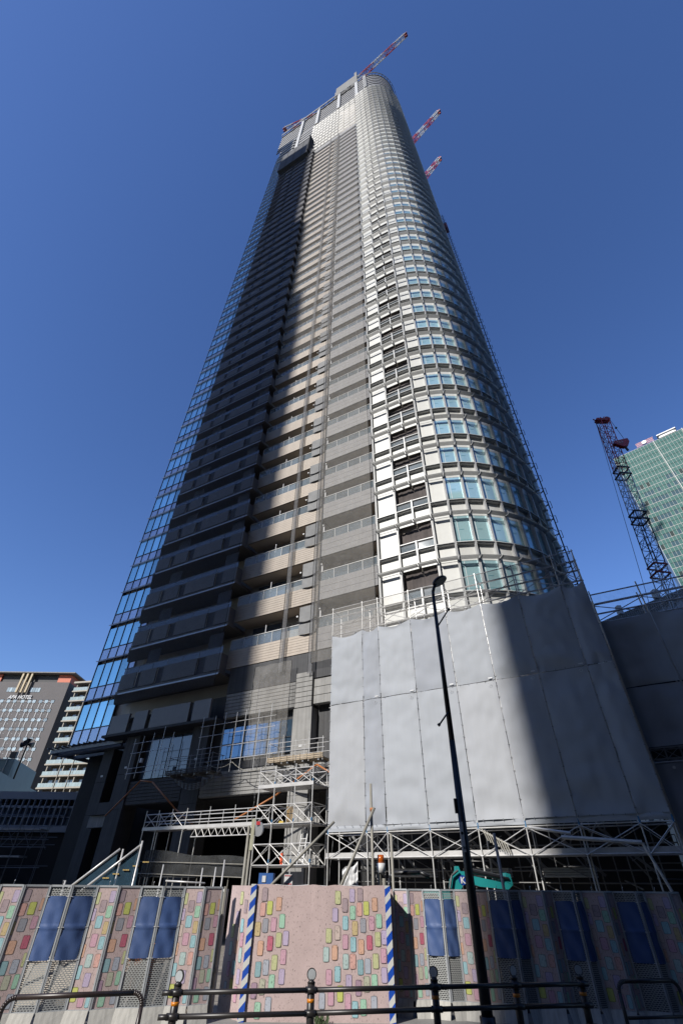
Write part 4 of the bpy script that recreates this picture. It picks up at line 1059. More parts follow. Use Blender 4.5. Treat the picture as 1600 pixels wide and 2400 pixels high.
# pale boards and soil behind the mesh leaves
t = thing('board_stack', 'leaning pale boards seen through the mesh of the left fence', 'boards', (-5.5, 14.8, 0))
bb = MB()
for k in range(9): x = -8.2+k*.6; bb.hexa([(x, 14.4, 0), (x+.55, 14.45, 0), (x+.55, 14.5, 0), (x, 14.45, 0), (x+.1, 14.9, .8+.1*(k % 3)), (x+.6, 14.9, .8), (x+.6, 14.95, .8), (x+.1, 14.95, .8+.1*(k % 3))])
bb.build('boards', mat('pale_board', (.52, .46, .38), .8, .2, 2), t, (-5.5, 14.8, 0))
bb = MB(); bb.box(-4.7, -4.2, 14.5, 14.9, .3, 1.15); bb.build('orange_barrier', mat('rust_orange', (.45, .15, .05), .7, .25, 4), t, (-5.5, 14.8, 0))
bb = MB()
for k in range(6): x = -8.3+k*.95; bb.bar((x, 14.6, .1), (x+.45, 14.0, 1.6), .045)
bb.build('strut', M_pipe, t, (-5.5, 14.8, 0))
# gate
GY = 14.25
gate = thing('site_gate', 'wide pink gate printed with coloured bricks between blue and white striped posts', 'gate', (-.4, GY, 0))
go = (-.4, GY, 0)
edges = [-2.02, -.62, -.02, 1.19]
for i in range(3):
    x0, x1 = edges[i], edges[i+1]
    bb = MB(); bb.grid(lambda u, v: (x0+(x1-x0)*u, GY-.005*math.sin(math.pi*u)-.004*noise.noise((u*3+i, v*5, 1)), .0+2.24*v+(.012*math.sin(u*7+i) if v > .99 else 0)), 14, 24)
    bb.build('gate_leaf', M_board, gate, go, True)
bb = MB(); bb.box(-2.0, 1.18, GY+.03, GY+.08, 0, 2.2); bb.build('gate_backing', M_frame, gate, go)
GB = [(0.02, 2.02, 'yg'), (0.19, 1.88, 'mauve'), (0.36, 2.06, 'lilac'), (0.55, 2.07, 'mauve'), (0.89, 1.9, 'orange'), (-0.04, 1.71, 'lilac'), (0.37, 1.75, 'mint'), (0.53, 1.81, 'salmon'), (0.69, 1.83, 'lime'), (0.2, 1.57, 'cyan'), (0.42, 1.48, 'gold'), (0.61, 1.53, 'slate'), (0.81, 1.57, 'pink'), (0.98, 1.61, 'mint'), (-0.18, 1.35, 'yg'), (0.02, 1.4, 'beige'), (0.2, 1.25, 'pink'), (0.38, 1.21, 'cyan'), (0.56, 1.17, 'orange'), (0.75, 1.24, 'crimson'), (0.94, 1.3, 'yg'), (1.09, 1.33, 'lilac'), (-0.23, 1.04, 'aqua'), (-0.04, 1.07, 'orange'), (0.21, 0.93, 'aqua'), (0.37, 0.93, 'salmon'), (0.54, 0.84, 'teal'), (0.7, 0.86, 'steel'), (0.88, 0.94, 'yg'), (1.06, 1.03, 'pink'), (-0.16, 0.68, 'pink'), (0.03, 0.73, 'cyan'), (0.28, 0.6, 'lilac'), (0.49, 0.52, 'plum'), (0.67, 0.58, 'sage'), (0.84, 0.61, 'mint'), (1.06, 0.72, 'lilac'), (0.09, 0.43, 'lime'), (-0.11, 0.37, 'pink'), (-0.3, 0.32, 'steel'), (0.26, 0.31, 'pink'), (0.41, 0.2, 'cyan'), (0.59, 0.23, 'mint'), (0.82, 0.28, 'steel'), (-1.72, 2.06, 'mauve'), (-1.74, 1.79, 'salmon'), (-1.58, 1.82, 'lime'), (-1.37, 1.89, 'orange'), (-1.65, 1.51, 'slate'), (-1.46, 1.53, 'pink'), (-1.27, 1.59, 'mint'), (-1.82, 1.45, 'gold'), (-1.72, 1.13, 'orange'), (-1.51, 1.21, 'crimson'), (-1.32, 1.27, 'yg'), (-1.16, 1.3, 'lilac'), (-1.73, 0.79, 'teal'), (-1.56, 0.82, 'steel'), (-1.38, 0.9, 'yg'), (-1.19, 0.99, 'pink'), (-1.78, 0.46, 'plum'), (-1.61, 0.52, 'sage'), (-1.41, 0.59, 'mint'), (-1.2, 0.68, 'lilac'), (-1.67, 0.17, 'mint'), (-1.45, 0.25, 'steel')]
bb = MB()
for x, z, c in GB: brick_patch(bb, nm, x, max(z, .14), .135, .25, GY-.013, c)
bb.build('printed_brick', PM, gate, go)
# slanting left return of the gate
bb = MB(); bb.hexa([(-2.66, 15.0, 0), (-2.03, GY+.01, 0), (-2.0, GY+.05, 0), (-2.63, 15.05, 0), (-2.66, 15.0, 2.22), (-2.03, GY+.01, 2.22), (-2.0, GY+.05, 2.22), (-2.63, 15.05, 2.22)])
bb.build('gate_return', M_board, gate, go)
rb_ = MB()
for x, v, c in ((.55, .1, 'yg'), (.78, .17, 'mauve'), (.45, .27, 'lilac'), (.7, .33, 'cyan'), (.3, .38, 'yg'), (.55, .40, 'beige'), (.75, .44, 'pink'), (.3, .52, 'aqua'), (.52, .50, 'orange'), (.75, .56, 'aqua'), (.3, .68, 'pink'), (.52, .66, 'cyan'), (.76, .72, 'lilac'), (.25, .83, 'steel'), (.5, .80, 'lime'), (.72, .85, 'pink')):
    brick_patch(rb_, nm, x*.98, 2.2-2.15*v, .14, .25, -.006, c)
ro = stuff(rb_.build('return_print', PM, gate)); ro.location = (-2.66-go[0], 15.0-go[1], 0); ro.rotation_euler.z = math.atan2(GY+.01-15.0, .63)
# right return, hidden side of the recess
bb = MB(); bb.box(1.2, 1.23, GY+.02, 15.0, 0, 2.22); bb.build('gate_return', M_board, gate, go)
MB().box(1.235, 1.40, 14.95, 14.98, 0, 2.18).build('gate_return', M_board, gate, go)
for x in (-2.06, 1.14):
    bb = MB(); wd, n = .13, 0; z = 0.0; bb.m = 0; bb.box(x, x+wd, GY-.06, GY-.02, 0, 2.25)
    z = -.1
    bb.m = 1
    while z < 2.2:
        a0, a1, c0, c1 = z, z+.135, z+.13, z+.265
        P_ = [(x-.001, max(0, a0)), (x+wd+.001, min(2.25, max(0, c0))), (x+wd+.001, min(2.25, max(0, c1))), (x-.001, min(2.25, max(0, a1)))]
        bb.poly([(px, GY-.0625, pz) for px, pz in P_]); z += .285
    bb.build('striped_post', [M_sblue, M_swhite], gate, go)
bb = MB()
for k in range(3): bb.path([(-1.5+k*.9+q*.1, GY+.02, 2.245-.02*math.sin(math.pi*q/8)) for q in range(9)], .008, 4)
bb.build('top_edging', M_cwhite, gate, go)
# gap pipes between left fence and gate
t = thing('gap_post', 'rusty pipe bundle filling the gap between the left fence and the gate', 'post', (-2.72, 14.6, 0))
bb = MB(); bb.tube((-2.74, 14.55, 0), (-2.74, 14.55, 2.2), .03, 8); bb.tube((-2.80, 14.6, 0), (-2.80, 14.6, 2.1), .025, 8); bb.box(-2.82, -2.7, 14.5, 14.6, 1.6, 1.66); bb.box(-2.82, -2.7, 14.5, 14.6, .7, .76)
bb.build('pipes', M_pipeg, t, (-2.72, 14.6, 0)); bb = MB(); bb.box(-2.83, -2.68, 14.62, 14.66, 0, 2.15); bb.build('filler', M_cwhite, t, (-2.72, 14.6, 0))

# ================================================================== GUARD RAIL, HOOPS, LAMP
gr = thing('guard_rail', 'dark brown three-pipe guard rail with round reflectors on its posts', 'guard rail', (.9, 12, 0))
gro = (.9, 12, 0)
GP = [(-2.71, 11.24), (-.44, 11.65), (1.83, 12.12), (3.41, 12.43), (4.77, 12.67)]
for z in (.8, .52, .24):
    pts = [(GP[0][0]-.22, GP[0][1]-.05, z)]+[(x, y, z) for x, y in GP]+[(GP[-1][0]+.12, GP[-1][1]+.02, z)]
    MB().path([Vector(p)-Vector((0, .06, 0)) for p in pts], .036, 10).build('rail', M_drail, gr, gro, True)
for x, y in GP:
    bb = MB(); bb.tube((x, y, 0), (x, y, .88), .065, 14); bb.tube((x, y, .88), (x, y, .93), .075, 14, .03); bb.tube((x, y, .92), (x, y, .95), .018, 8)
    for z in (.8, .52, .24): bb.tube((x-.1, y-.06, z), (x+.1, y-.06, z), .046, 10)
    p = bb.build('post', M_drail, gr, gro, True)
    MB().tube((x, y, .64), (x, y, .69), .0665, 14).build('reflective_band', M_orange, p, gro, True)
    tw = random.uniform(-.5, .5)
    bb = MB(); bb.disc((x, y, .99), (tw, -1, 0), .085, .03, 20); bb.build('reflector_rim', M_drail, p, gro)
    MB().disc(Vector((x, y, .99))+Vector((tw, -1, 0)).normalized()*.016, (tw, -1, 0), .072, .012, 20).build('reflector', M_refl, p, gro)
def hoop(label, p, q, mm):
    c = ((p[0]+q[0])/2, (p[1]+q[1])/2, 0); t = thing('hoop_barrier', label, 'barrier', c, group='hoop barriers by the kerb')
    P, Q = Vector((p[0], p[1], 0)), Vector((q[0], q[1], 0)); d = (Q-P).normalized(); r = .16; h = .8; pts = [P]
    for k in range(9): a = math.pi/2*k/8; pts.append(P+d*(r-r*math.cos(a))+Vector((0, 0, h-r+r*math.sin(a))))
    for k in range(9): a = math.pi/2*k/8; pts.append(Q-d*(r-r*math.sin(a))+Vector((0, 0, h-r+r*math.cos(a))))
    pts.append(Q)
    MB().path(pts, .036, 10).build('hoop', mm, t, c, True)
    MB().tube(P+Vector((0, 0, .3)), Q+Vector((0, 0, .3)), .025, 8).build('cross_bar', mm, t, c, True)
    bb = MB(); bb.disc((P.x, P.y, .01), (0, 0, 1), .09, .02, 12); bb.disc((Q.x, Q.y, .01), (0, 0, 1), .09, .02, 12); bb.build('base_plate', mm, t, c)
hoop('glossy brown tubular hoop barrier at the lower left', (-5.25, 10.55), (-3.25, 11.17), M_brown)
hoop('dark tubular hoop barrier at the lower right', (5.62, 13.0), (6.95, 13.21), M_drail)
hoop('dark hoop barrier cut by the right picture edge', (7.2, 13.25), (8.6, 13.45), M_drail)
lp = thing('street_lamp', 'tall slim black street lamp with a small oval head', 'street lamp', (2.93, 13, 0))
lpo = (2.93, 13, 0)
MB().tube((2.93, 13, 0), (2.96, 13, 5.2), .115, 16, .075).tube((2.96, 13, 5.2), (2.98, 13, 9.45), .073, 16, .05).tube((2.93, 13, 0), (2.93, 13, .3), .15, 16).build('pole', M_black, lp, lpo, True)
pts = [Vector((2.98, 13, 9.44)), Vector((2.99, 13, 9.62)), Vector((3.03, 12.98, 9.76)), Vector((3.10, 12.96, 9.86))]
MB().path(pts, .05, 10).build('gooseneck', M_black, lp, lpo, True)
def head(bb, c, ax, rx, ry, rz, z0, z1, n=18, m_=8):
    X = Vector(ax[0]); Y = Vector(ax[1]); Z = Vector(ax[2]); c = Vector(c); i = len(bb.v)
    for a in range(m_+1):
        t = z0+(z1-z0)*a/m_; rr = math.sqrt(max(0, 1-t*t))
        for k in range(n):
            g = 2*math.pi*k/n; bb.v.append(tuple(c+X*rx*rr*math.cos(g)+Y*ry*rr*math.sin(g)+Z*rz*t))
    for a in range(m_):
        for k in range(n):
            j = (k+1) % n; bb.f.append((i+a*n+k, i+a*n+j, i+(a+1)*n+j, i+(a+1)*n+k)); bb.mi.append(bb.m)
    bb.f.append(tuple(i+k for k in range(n))[::-1]); bb.mi.append(bb.m)
X = Vector((.86, -.15, .48)).normalized(); Z = Vector((-.42, .30, .86)); Z = (Z-X*Z.dot(X)).normalized(); Y = Z.cross(X)
bb = MB(); head(bb, (3.24, 12.94, 9.98), (X, Y, Z), .27, .2, .13, -.15, .98); bb.build('lamp_head', M_black, lp, lpo, True)
bb = MB(); bb.m = 0; c = Vector((3.24, 12.94, 9.98))-Z*.022
bb.poly([tuple(c+X*.215*math.cos(2*math.pi*k/20)+Y*.155*math.sin(2*math.pi*k/20)) for k in range(20)][::-1]); bb.build('lens', mat('lamp_lens', (.42, .42, .36), .25, .35, 12), lp, lpo)
bb = MB(); bb.tube((2.97, 12.95, 8.38), (3.38, 12.9, 8.95), .022, 8); bb.tube((3.36, 12.9, 8.93), (3.41, 12.9, 8.97), .04, 8); bb.tube((2.95, 12.95, 5.9), (2.66, 12.9, 5.56), .022, 8); bb.tube((2.67, 12.9, 5.58), (2.63, 12.9, 5.54), .04, 8)
bb.build('banner_arm', M_black, lp, lpo, True)
MB().box(2.84, 2.92, 12.86, 12.885, 2.85, 3.42).build('number_plate', M_cwhite, lp, lpo)
tm = text_mesh('386', .075, .002); tm.materials.clear(); tm.materials.append(M_black); q = obj('plate_lettering', tm, lp, (2.855-lpo[0], 12.856-lpo[1], 2.9)); q.rotation_euler.x = R(90); q.scale = (.55, 1, 1)
MB().disc((2.88, 12.856, 3.2), (0, 1, 0), .03, .004, 14).build('plate_emblem', M_black, lp, lpo)
MB().box(2.81, 2.87, 12.95, 13.03, 3.6, 3.9).build('junction_box', M_black, lp, lpo)

# ================================================================== SURROUNDING BUILDINGS
# hotel far left
ht = thing('hotel_building', 'grey-brown hotel block with white lettering and orange corner under a thin roof', 'hotel', (-113, 170, 0))
hto = (-113, 170, 0)
M_hot = mat('brown_grey_tile', (.15, .135, .135), .7, .08, .3, streak=.08)
M_hotd = mat('shade_dark_tile', (.11, .10, .11), .7, .1, .3)  # darker copy of the wall tile with shade put into its colour
bb = MB(); bb.box(-150, -99.2, 170, 200, 0, 59.6); bb.build('wall', M_hot, ht, hto)
bb = MB(); bb.box(-150, -99.6, 170.6, 199, 59.6, 62.3); bb.build('top_storey', mat('black_cladding', (.03, .03, .035), .6, .1), ht, hto)
bb = MB(); bb.box(-103.9, -99.25, 170.05, 178, 59.62, 62.3); bb.box(-150, -124.9, 170.05, 172, 59.62, 62.3); bb.build('orange_corner', mat('orange_panel', (.72, .13, .03), .5, .06), ht, hto)
bb = MB(); bb.box(-151, -97.6, 168.4, 200, 62.5, 62.85); bb.build('roof', M_conc, ht, hto)
for x in (-116.6, -114.95, -113.35):
    MB().box(x-.3, x+.3, 168.7, 169.4, 55.5, 62.45).build('gold_fin', mat('gold_fin', (.62, .48, .27), .4, .1), ht, hto)
lm = text_mesh('APA HOTEL', 1.75, .12, .28, .03); lm.materials.clear(); lm.materials.append(M_cwhite)
lo_ = obj('sign_lettering', lm, ht, (-119.0-hto[0], 169.7-hto[1], 53.5)); lo_.rotation_euler.x = R(90); lo_.scale = (.95, 1, 1)
wid = max(v.co.x for v in lm.vertices)-min(v.co.x for v in lm.vertices); lo_.scale = (8.6/wid, 1, 1)
pane = MB(); pane.box(0, 1.15, -.12, .02, 0, 1.0); pane = pane.mesh('window', glass('hotel_glass', (.30, .36, .38), .1, 1.7, .35))
barv = MB().box(.06, .36, -.1, .01, 0, 2.1).mesh('white_bar', mat('pale_bar', (.55, .55, .55), .6, .05))
colx = [-127.6, -125.4, -123.1, -120.9, -118.42, -116.21, -113.37, -110.95, -109.3, -106.96, -104.89, -102.68]
hrow = MB(); sh = MB()
for r_ in range(13):
    z = 52.25-3.1*r_
    for i, x in enumerate(colx):
        obj('window', pane, ht, (x-.55-hto[0], -.02, z)); obj('white_bar', barv, ht, (x-.2-hto[0], -.02, z-2.1))
        sh.box(x-.75, x-.57, 169.85, 169.99, z-.05, z+1.15); sh.box(x-.75, x+.62, 169.80, 169.99, z+1.02, z+1.15)  # dark strips drawing the sun shadow at left and top of each window
        if i+1 < len(colx) and i != 8: hrow.box(x+.6, colx[i+1]-.55, 169.9, 169.99, z+.40, z+.58)
    for i, x in enumerate(colx[:-1]):
        if i != 8: hrow.box(x+.9, x+1.2, 169.93, 169.99, z-1.0, z-.85)
stuff(hrow.build('white_bars', mat('pale_bar', (.55, .55, .55), .6, .05), ht, hto)); stuff(sh.build('window_shadows', M_hotd, ht, hto))
for x in (-120.8, -112.4):
    for k in range(4): MB().box(x+k*.92, x+k*.92+.82, 169.9, 169.98, 56.0, 57.5).build('upper_window', MATS['hotel_glass'], ht, hto)
bb = MB()
for r_ in range(9): bb.box(-99.19, -98.9, 176, 180, 26+3.1*r_, 26.3+3.1*r_)
bb.build('flank_ledges', M_hotd, ht, hto)
# apartment block
ang = R(-12); apo = Vector((-95.9, 168, 0))
ap = thing('apartment_block', 'cream apartment block with pale glass balcony fronts right of the hotel', 'apartments', tuple(apo), ang)
M_cream = mat('cream_concrete', (.50, .455, .375), .7, .06, .5)
M_apw = mat('brown_recess', (.15, .12, .095), .8, .2, .6)
MB().box(1.2, 17.3, 1.8, 14, 0, 58.3).build('wall', M_apw, ap)
MB().box(16.6, 17.4, .3, 14, 0, 58.6).build('end_wall', mat('beige_end_wall', (.36, .31, .26), .8, .1, .4), ap)
MB().box(-.2, 17.6, -.4, 14, 58.5, 59.1).build('roof', M_cream, ap)
slab = MB(); slab.box(0, 17.2, -.1, 1.79, 0, .42); slab = slab.mesh('balcony', M_cream)
gl = MB().box(0, 1.0, 0, .06, .44, 1.55).mesh('glass_front', glass('pale_balcony_glass', (.27, .33, .335), .2, 1.5, .08))
post = MB().box(0, .3, .3, .7, 0, 3.3).mesh('balcony_post', M_cream)
win = MB().box(0, 1.5, 1.70, 1.78, .5, 2.4).mesh('balcony_window', glass('apartment_glass', (.10, .14, .2), .1, 1.8, .4))
for f in range(17):
    z = 58.5-3.34*(f+1)+.35
    s = obj('balcony', slab, ap, (0, 0, z))
    for k in range(15): obj('glass_front', gl, s, (.25+k*1.13, -.04, 0), scale=(1.1 if k % 5 < 4 else 1.0, 1, 1))
    for x in (.9, 7.0, 12.2): obj('balcony_post', post, ap, (x, 0, z+.4))
    for x in (2.2, 4.4, 8.4, 10.2, 13.4): obj('balcony_window', win, ap, (x, 0, z+.2))
bb = MB()
for x in (6.35, 10.6): bb.box(x-.07, x+.07, -.3, -.12, 0, 58)
bb.build('downpipe', M_cream, ap)
bb = MB()
for f in range(14): bb.box(17.41, 17.44, 4, 5.2, 10+3.34*f, 12+3.34*f)
bb.build('end_window', M_raild, ap)
# low teal building with penthouse
tl = thing('teal_building', 'low pale teal metal-clad building in front of the hotel', 'building', (-40, 60, 0))
tlo = (-40, 60, 0)
M_tealb = mat('pale_teal_cladding', (.20, .30, .30), .5, .08, .4, streak=.1)
bb = MB(); bb.prism([(-39.1, 60), (-44.2, 84.0), (-80, 90), (-80, 60)], 0, 12.2); bb.build('wall', M_tealb, tl, tlo)
bb = MB(); bb.prism([(-41.1, 65), (-43.0, 74), (-70, 76), (-70, 65)], 12.2, 14.5); bb.build('penthouse', M_tealb, tl, tlo)
bb = MB()
for k in range(5): x = -42+-1.6*k; bb.bar((x, 64.9, 12.3), (x, 64.9, 14.6), .05); 
bb.bar((-42, 64.9, 14.4), (-60, 64.9, 14.4), .05); bb.bar((-42, 64.9, 13.3), (-60, 64.9, 13.3), .05); bb.build('roof_rail', M_trim, tl, tlo)
for x0 in (61.5, 66.5): 
    MB().hexa([(-39.1-(x0-60)*.2125+.03, x0, 9.2), (-39.1-(x0+2-60)*.2125+.03, x0+2, 9.2), (-39.1-(x0+2-60)*.2125-.1, x0+2, 9.2), (-39.1-(x0-60)*.2125-.1, x0, 9.2), (-39.1-(x0-60)*.2125+.03, x0, 10.4), (-39.1-(x0+2-60)*.2125+.03, x0+2, 10.4), (-39.1-(x0+2-60)*.2125-.1, x0+2, 10.4), (-39.1-(x0-60)*.2125-.1, x0, 10.4)]).build('window', M_raild, tl, tlo)
sp = thing('siren_pole', 'black loudspeaker pole on the teal roof in front of the hotel', 'siren', (-40.3, 65, 12.2))
spo = (-40.3, 65, 12.2)
bb = MB(); bb.tube((-41.2, 66.5, 12.2), (-40.3, 65, 16.3), .10, 6); bb.build('pole', M_black, sp, spo)
bb = MB()
for dx, dy, dz in ((1, 0, -.2), (-1, 0, -.2), (.2, -1, 0), (0, 0, 1)): bb.tube((-40.3, 65, 16.2), (-40.3+.75*dx, 65+.75*dy, 16.2+.6*dz), .1, 10, .34)
bb.build('horn', M_black, sp, spo)
MB().box(-42.0, -41.2, 65, 65.4, 14.6, 15.3).build('control_box', M_black, sp, spo)
# dark low building with long windows, lower left
lb = thing('low_building', 'low shaded blue-grey building with rows of tall windows at the far left', 'building', (-30, 45, 0))
lbo = (-30, 45, 0)
M_lb = mat('blue_grey_fascia', (.42, .46, .54), .6, .06, .4)
MB().box(-60, -21.3, 45, 75, 7.70, 8.25).build('roof', M_lb, lb, lbo)
MB().box(-60, -21.6, 45.3, 74, 0, 7.68).build('wall', M_dark, lb, lbo)
bb = MB(); bb.box(-60, -21.4, 45, 45.25, 5.45, 5.9); bb.box(-60, -21.4, 45.05, 45.25, 7.1, 7.25); bb.box(-60, -21.4, 45.05, 45.25, 6.45, 6.5); bb.build('floor_band', M_lb, lb, lbo)
x = -46.0
wi = MB().box(.04, .42, 45.22, 45.29, 5.95, 7.08).mesh('window', M_raild)
bb = MB()
while x < -21.7:
    bb.box(x-.035, x+.035, 44.98, 45.25, 5.9, 7.7); obj('window', wi, lb, (x-lbo[0], -45, 0)) if x > -34 else None; x += .48
stuff(bb.build('window_mullions', M_lb, lb, lbo))
MB().box(-29.2, -26.6, 43.5, 43.8, 0, 5.2).build('pier', M_dconc, lb, lbo)
sl_ = thing('side_scaffold', 'dark tangled pipe scaffold before the low building at the left', 'scaffold', (-20, 36, 0))
slo = (-20, 36, 0); bb = MB()
for k in range(16): 
    x = -28+k*.62; bb.tube((x, 36+.5*(k % 3), 0), (x, 36+.5*(k % 3), 5.8+.6*random.random()), .022, 5)
for z in (1.8, 2.9, 4.0, 4.4, 5.0, 5.6): bb.tube((-28.5, 36, z), (-18.5, 36, z+.1*random.random()), .022, 5); bb.tube((-26, 37, z+.2), (-18.5, 37, z+.2), .022, 5)
for k in range(9): x = -27.5+k*1.0; bb.tube((x, 36, 3.9), (x+1, 36, 5.2), .016, 5); bb.tube((x+1, 36, 3.9), (x, 36, 5.2), .016, 5)
bb.build('pipes', M_pipeb, sl_, slo)
bb = MB(); bb.box(-23.6, -19.2, 36, 37, 4.9, 4.98); bb.box(-24.6, -20, 36, 37, 3.5, 3.58); bb.build('deck', M_plank, sl_, slo)
# green office tower, right
go2 = Vector((133.76, 155.54, 0)); ga = math.atan2(-.664, .747)
ot = thing('office_tower', 'green glass office tower with white grid lines at the right edge', 'office tower', tuple(go2), ga)
M_gg = [mat('green_tint', (.046, .165, .148), .5, .08, .2, spec=.1), mat('blue_green_tint', (.016, .085, .12), .5, .08, .2, spec=.1), mat('dark_tint', (.006, .03, .032), .5, .1, .2, spec=.1), mat('pale_tint', (.20, .52, .43), .5, .05, .2, spec=.1)]
M_grid = mat('white_grid', (.50, .50, .47), .5, .06)
W_, FH, CW = 70.0, 4.55, 1.32
ztop = 166.4
MB().box(.2, W_, .15, 40, 0, ztop).build('wall', M_gg[2], ot)
pm = MB(); gm = MB(); nfl = 30; ncol = int(W_/CW)
for f in range(nfl):
    z1 = ztop-f*FH; z0 = z1-FH
    for c in range(ncol):
        x0 = c*CW
        pm.m = 0 if (f < 4 or random.random() < .25) else random.choice([0, 1, 1, 2, 1]) if f < 14 else random.choice([0, 2, 1, 2])
        if random.random() < .006: pm.m = 3
        pm.quad((x0+.06, .1, z0+.1), (x0+CW-.06, .1, z0+.1), (x0+CW-.06, .1, z0+FH*.52), (x0+.06, .1, z0+FH*.52))
        pm.m = 0
        pm.quad((x0+.06, .08, z0+FH*.56), (x0+CW-.06, .08, z0+FH*.56), (x0+CW-.06, .08, z1-.1), (x0+.06, .08, z1-.1))
    gm.box(0, W_, .0, .14, z1-.07, z1+.07); gm.m = 0
for c in range(ncol+1): gm.box(c*CW-.035, c*CW+.035, -.03, .12, ztop-nfl*FH, ztop)
for c in (13, 22, 31): gm.box(c*CW+.3, c*CW+.55, -.3, -.03, ztop-nfl*FH, ztop+.3)
stuff(pm.build('window_panes', M_gg, ot)); stuff(gm.build('facade_grid', M_grid, ot))
bb = MB(); bb.hexa([(-.2, .0, 0), (0, .1, 0), (-1.2, 12, 0), (-1.4, 12, 0), (-.2, 0, ztop), (0, .1, ztop), (-1.2, 12, ztop), (-1.4, 12, ztop)]); bb.build('side_fin', mat('pale_blue_fin', (.42, .50, .52), .3, .05), ot)
bb = MB()
for k in range(22): bb.bar((10.8+k*.33, -.1, ztop+.2), (11.2+k*.33, -.1, ztop+2.6), .12); bb.bar((11.2+k*.33, -.1, ztop+.2), (10.8+k*.33, -.1, ztop+2.6), .12)
bb.bar((10.8, -.1, ztop+2.6), (18.3, -.1, ztop+2.6), .25); bb.build('rooftop_lattice', mat('pink_lattice', (.50, .16, .2), .5, .2), ot)
MB().disc((14.3, -.4, ztop+1.5), (0, 1, 0), 1.0, .5, 18).build('dish', M_cwhite, ot)
bb = MB(); bb.box(20.3, 27.3, 0, 5, ztop+.4, ztop+1.1); bb.box(20.8, 26.8, .3, 5, ztop+1.1, ztop+2.0); bb.box(19.8, 27.7, -.3, 5, ztop+2.0, ztop+2.5); bb.build('roof_plant', M_cwhite, ot)
# corrugated metal roof beyond the right scaffold
mr = thing('metal_roofed_hall', 'hall with a ribbed grey metal roof peeping over the right scaffold', 'building', (42, 60, 0))
mro = (42, 60, 0)
bb = MB()
for k in range(40): 
    x = 38.5+k*.28; y0 = 60-.25*(x-39)
    bb.hexa([(x, y0, 31.0+.33*(x-39)), (x+.2, y0, 31.05+.33*(x-39)), (x+.2, y0+8, 34), (x, y0+8, 34), (x, y0, 32.6+.33*(x-39)), (x+.2, y0, 32.65+.33*(x-39)), (x+.2, y0+8, 34.5+.33*(x-39)), (x, y0+8, 34.5+.33*(x-39))])
stuff(bb.build('ribbed_roof', mat('ribbed_metal', (.30, .285, .25), .5, .15, 2), mr, mro))
bb = MB(); bb.hexa([(38.2, 60.3, 30), (52, 56.8, 30), (52, 70, 30), (38.2, 70, 30), (38.2, 60.3, 32.2), (52, 56.8, 36.8), (52, 70, 36.8), (38.2, 70, 32.2)]); bb.box(39, 60, 61, 80, 0, 30.5); bb.build('wall', M_pil, mr, mro)
bb = MB(); bb.box(40.2, 40.8, 59.5, 60.2, 33.0, 34.3); bb.box(45.6, 46.3, 58.2, 59, 35.0, 36.3); bb.build('vent', M_cwhite, mr, mro)
# crawler crane with red and grey lattice boom
cc = thing('crawler_crane', 'red and grey lattice boom crane with a red hook block right of the tower', 'crane', (33.2, 45, 0))
cco = (33.2, 45, 0)
foot, tip = Vector((33.6, 45, 1.5)), Vector((40.1, 45, 58.2))
bb = MB(); N_ = 52
lattice(bb, foot, tip, 1.35, N_, up=Vector((0, 1, 0)), taper=.95, r=.042, band=lambda k: 0 if k > .80 else 1 if k > .66 else 2 if k > .52 else 1 if k > .38 else 0)
bb.build('boom', [M_red, M_pipe, M_drail], cc, cco)
ax = (tip-foot).normalized()
def ring(c, ax, h):
    q = MB(); S = ax.cross(Vector((0, 1, 0))).normalized(); T = S.cross(ax)
    for e in (-.6, .6):
        k = [c+ax*e+S*h*a_+T*h*b_ for a_, b_ in ((1, 1), (-1, 1), (-1, -1), (1, -1))]
        for i in range(4): q.bar(k[i], k[(i+1) % 4], .16)
    return q
for tt in (.52, .66, .80):
    c = foot+(tip-foot)*tt; stuff(ring(c, ax, .74).build('boom_joint', M_wfr if tt != .52 else M_redd, cc, cco))
bb = MB(); bb.box(tip.x-.8, tip.x+.75, 44.6, 45.4, tip.z-.25, tip.z+.2); bb.disc((tip.x+.7, 45, tip.z+.2), (0, 1, 0), .45, .7, 14); bb.disc((tip.x-.75, 45, tip.z), (0, 1, 0), .35, .7, 14); bb.bar((tip.x-.2, 45, tip.z), (tip.x+.6, 45, tip.z+1.0), .12); bb.bar((tip.x-.9, 45, tip.z-.1), (tip.x-1.35, 45, tip.z+.35), .12); bb.build('boom_head', M_redd, cc, cco)
hk = [(38.65, 51.4), (38.9, 51.9), (41.0, 52.55), (41.05, 51.9), (40.5, 50.95), (39.95, 50.75)]
bb = MB(); bb.xprism(hk, 43.5, 44.0); bb.build('hook_block', mat('hook_red', (.50, .025, .02), .4, .08), cc, cco)
hm = text_mesh('TK F', .55, .01, 0); hm.materials.clear(); hm.materials.append(M_cwhite); ho = obj('block_lettering', hm, cc, (39.25-cco[0], 43.48-cco[1], 51.3)); ho.rotation_euler = (R(90), R(-16), 0); ho.scale = (.8, 1, 1)
MB().tube((40.2, 43.75, 50.85), (40.3, 43.75, 50.2), .16, 8).build('hook', M_black, cc, cco)
bb = MB()
bb.tube((tip.x+.8, 44.5, tip.z-.3), (40.7, 43.75, 52.4), .03, 5); bb.disc((40.85, 44.2, 55.6), (0, 1, 0), .15, .2, 8)
bb.tube((tip.x-1.1, 45, tip.z-.2), (36.2, 45, 23), .03, 5); bb.tube((tip.x-1.0, 44.8, tip.z-.4), (36.6, 44.8, 23), .025, 5); bb.tube((tip.x-1.1, 45, tip.z-.2), (30.5, 45, 4), .03, 5)
bb.build('hoist_rope', M_black, cc, cco)
bb = MB(); bb.box(30.2, 35, 43.2, 46.8, 1.4, 3.4); bb.build('upper_body', M_redd, cc, cco)
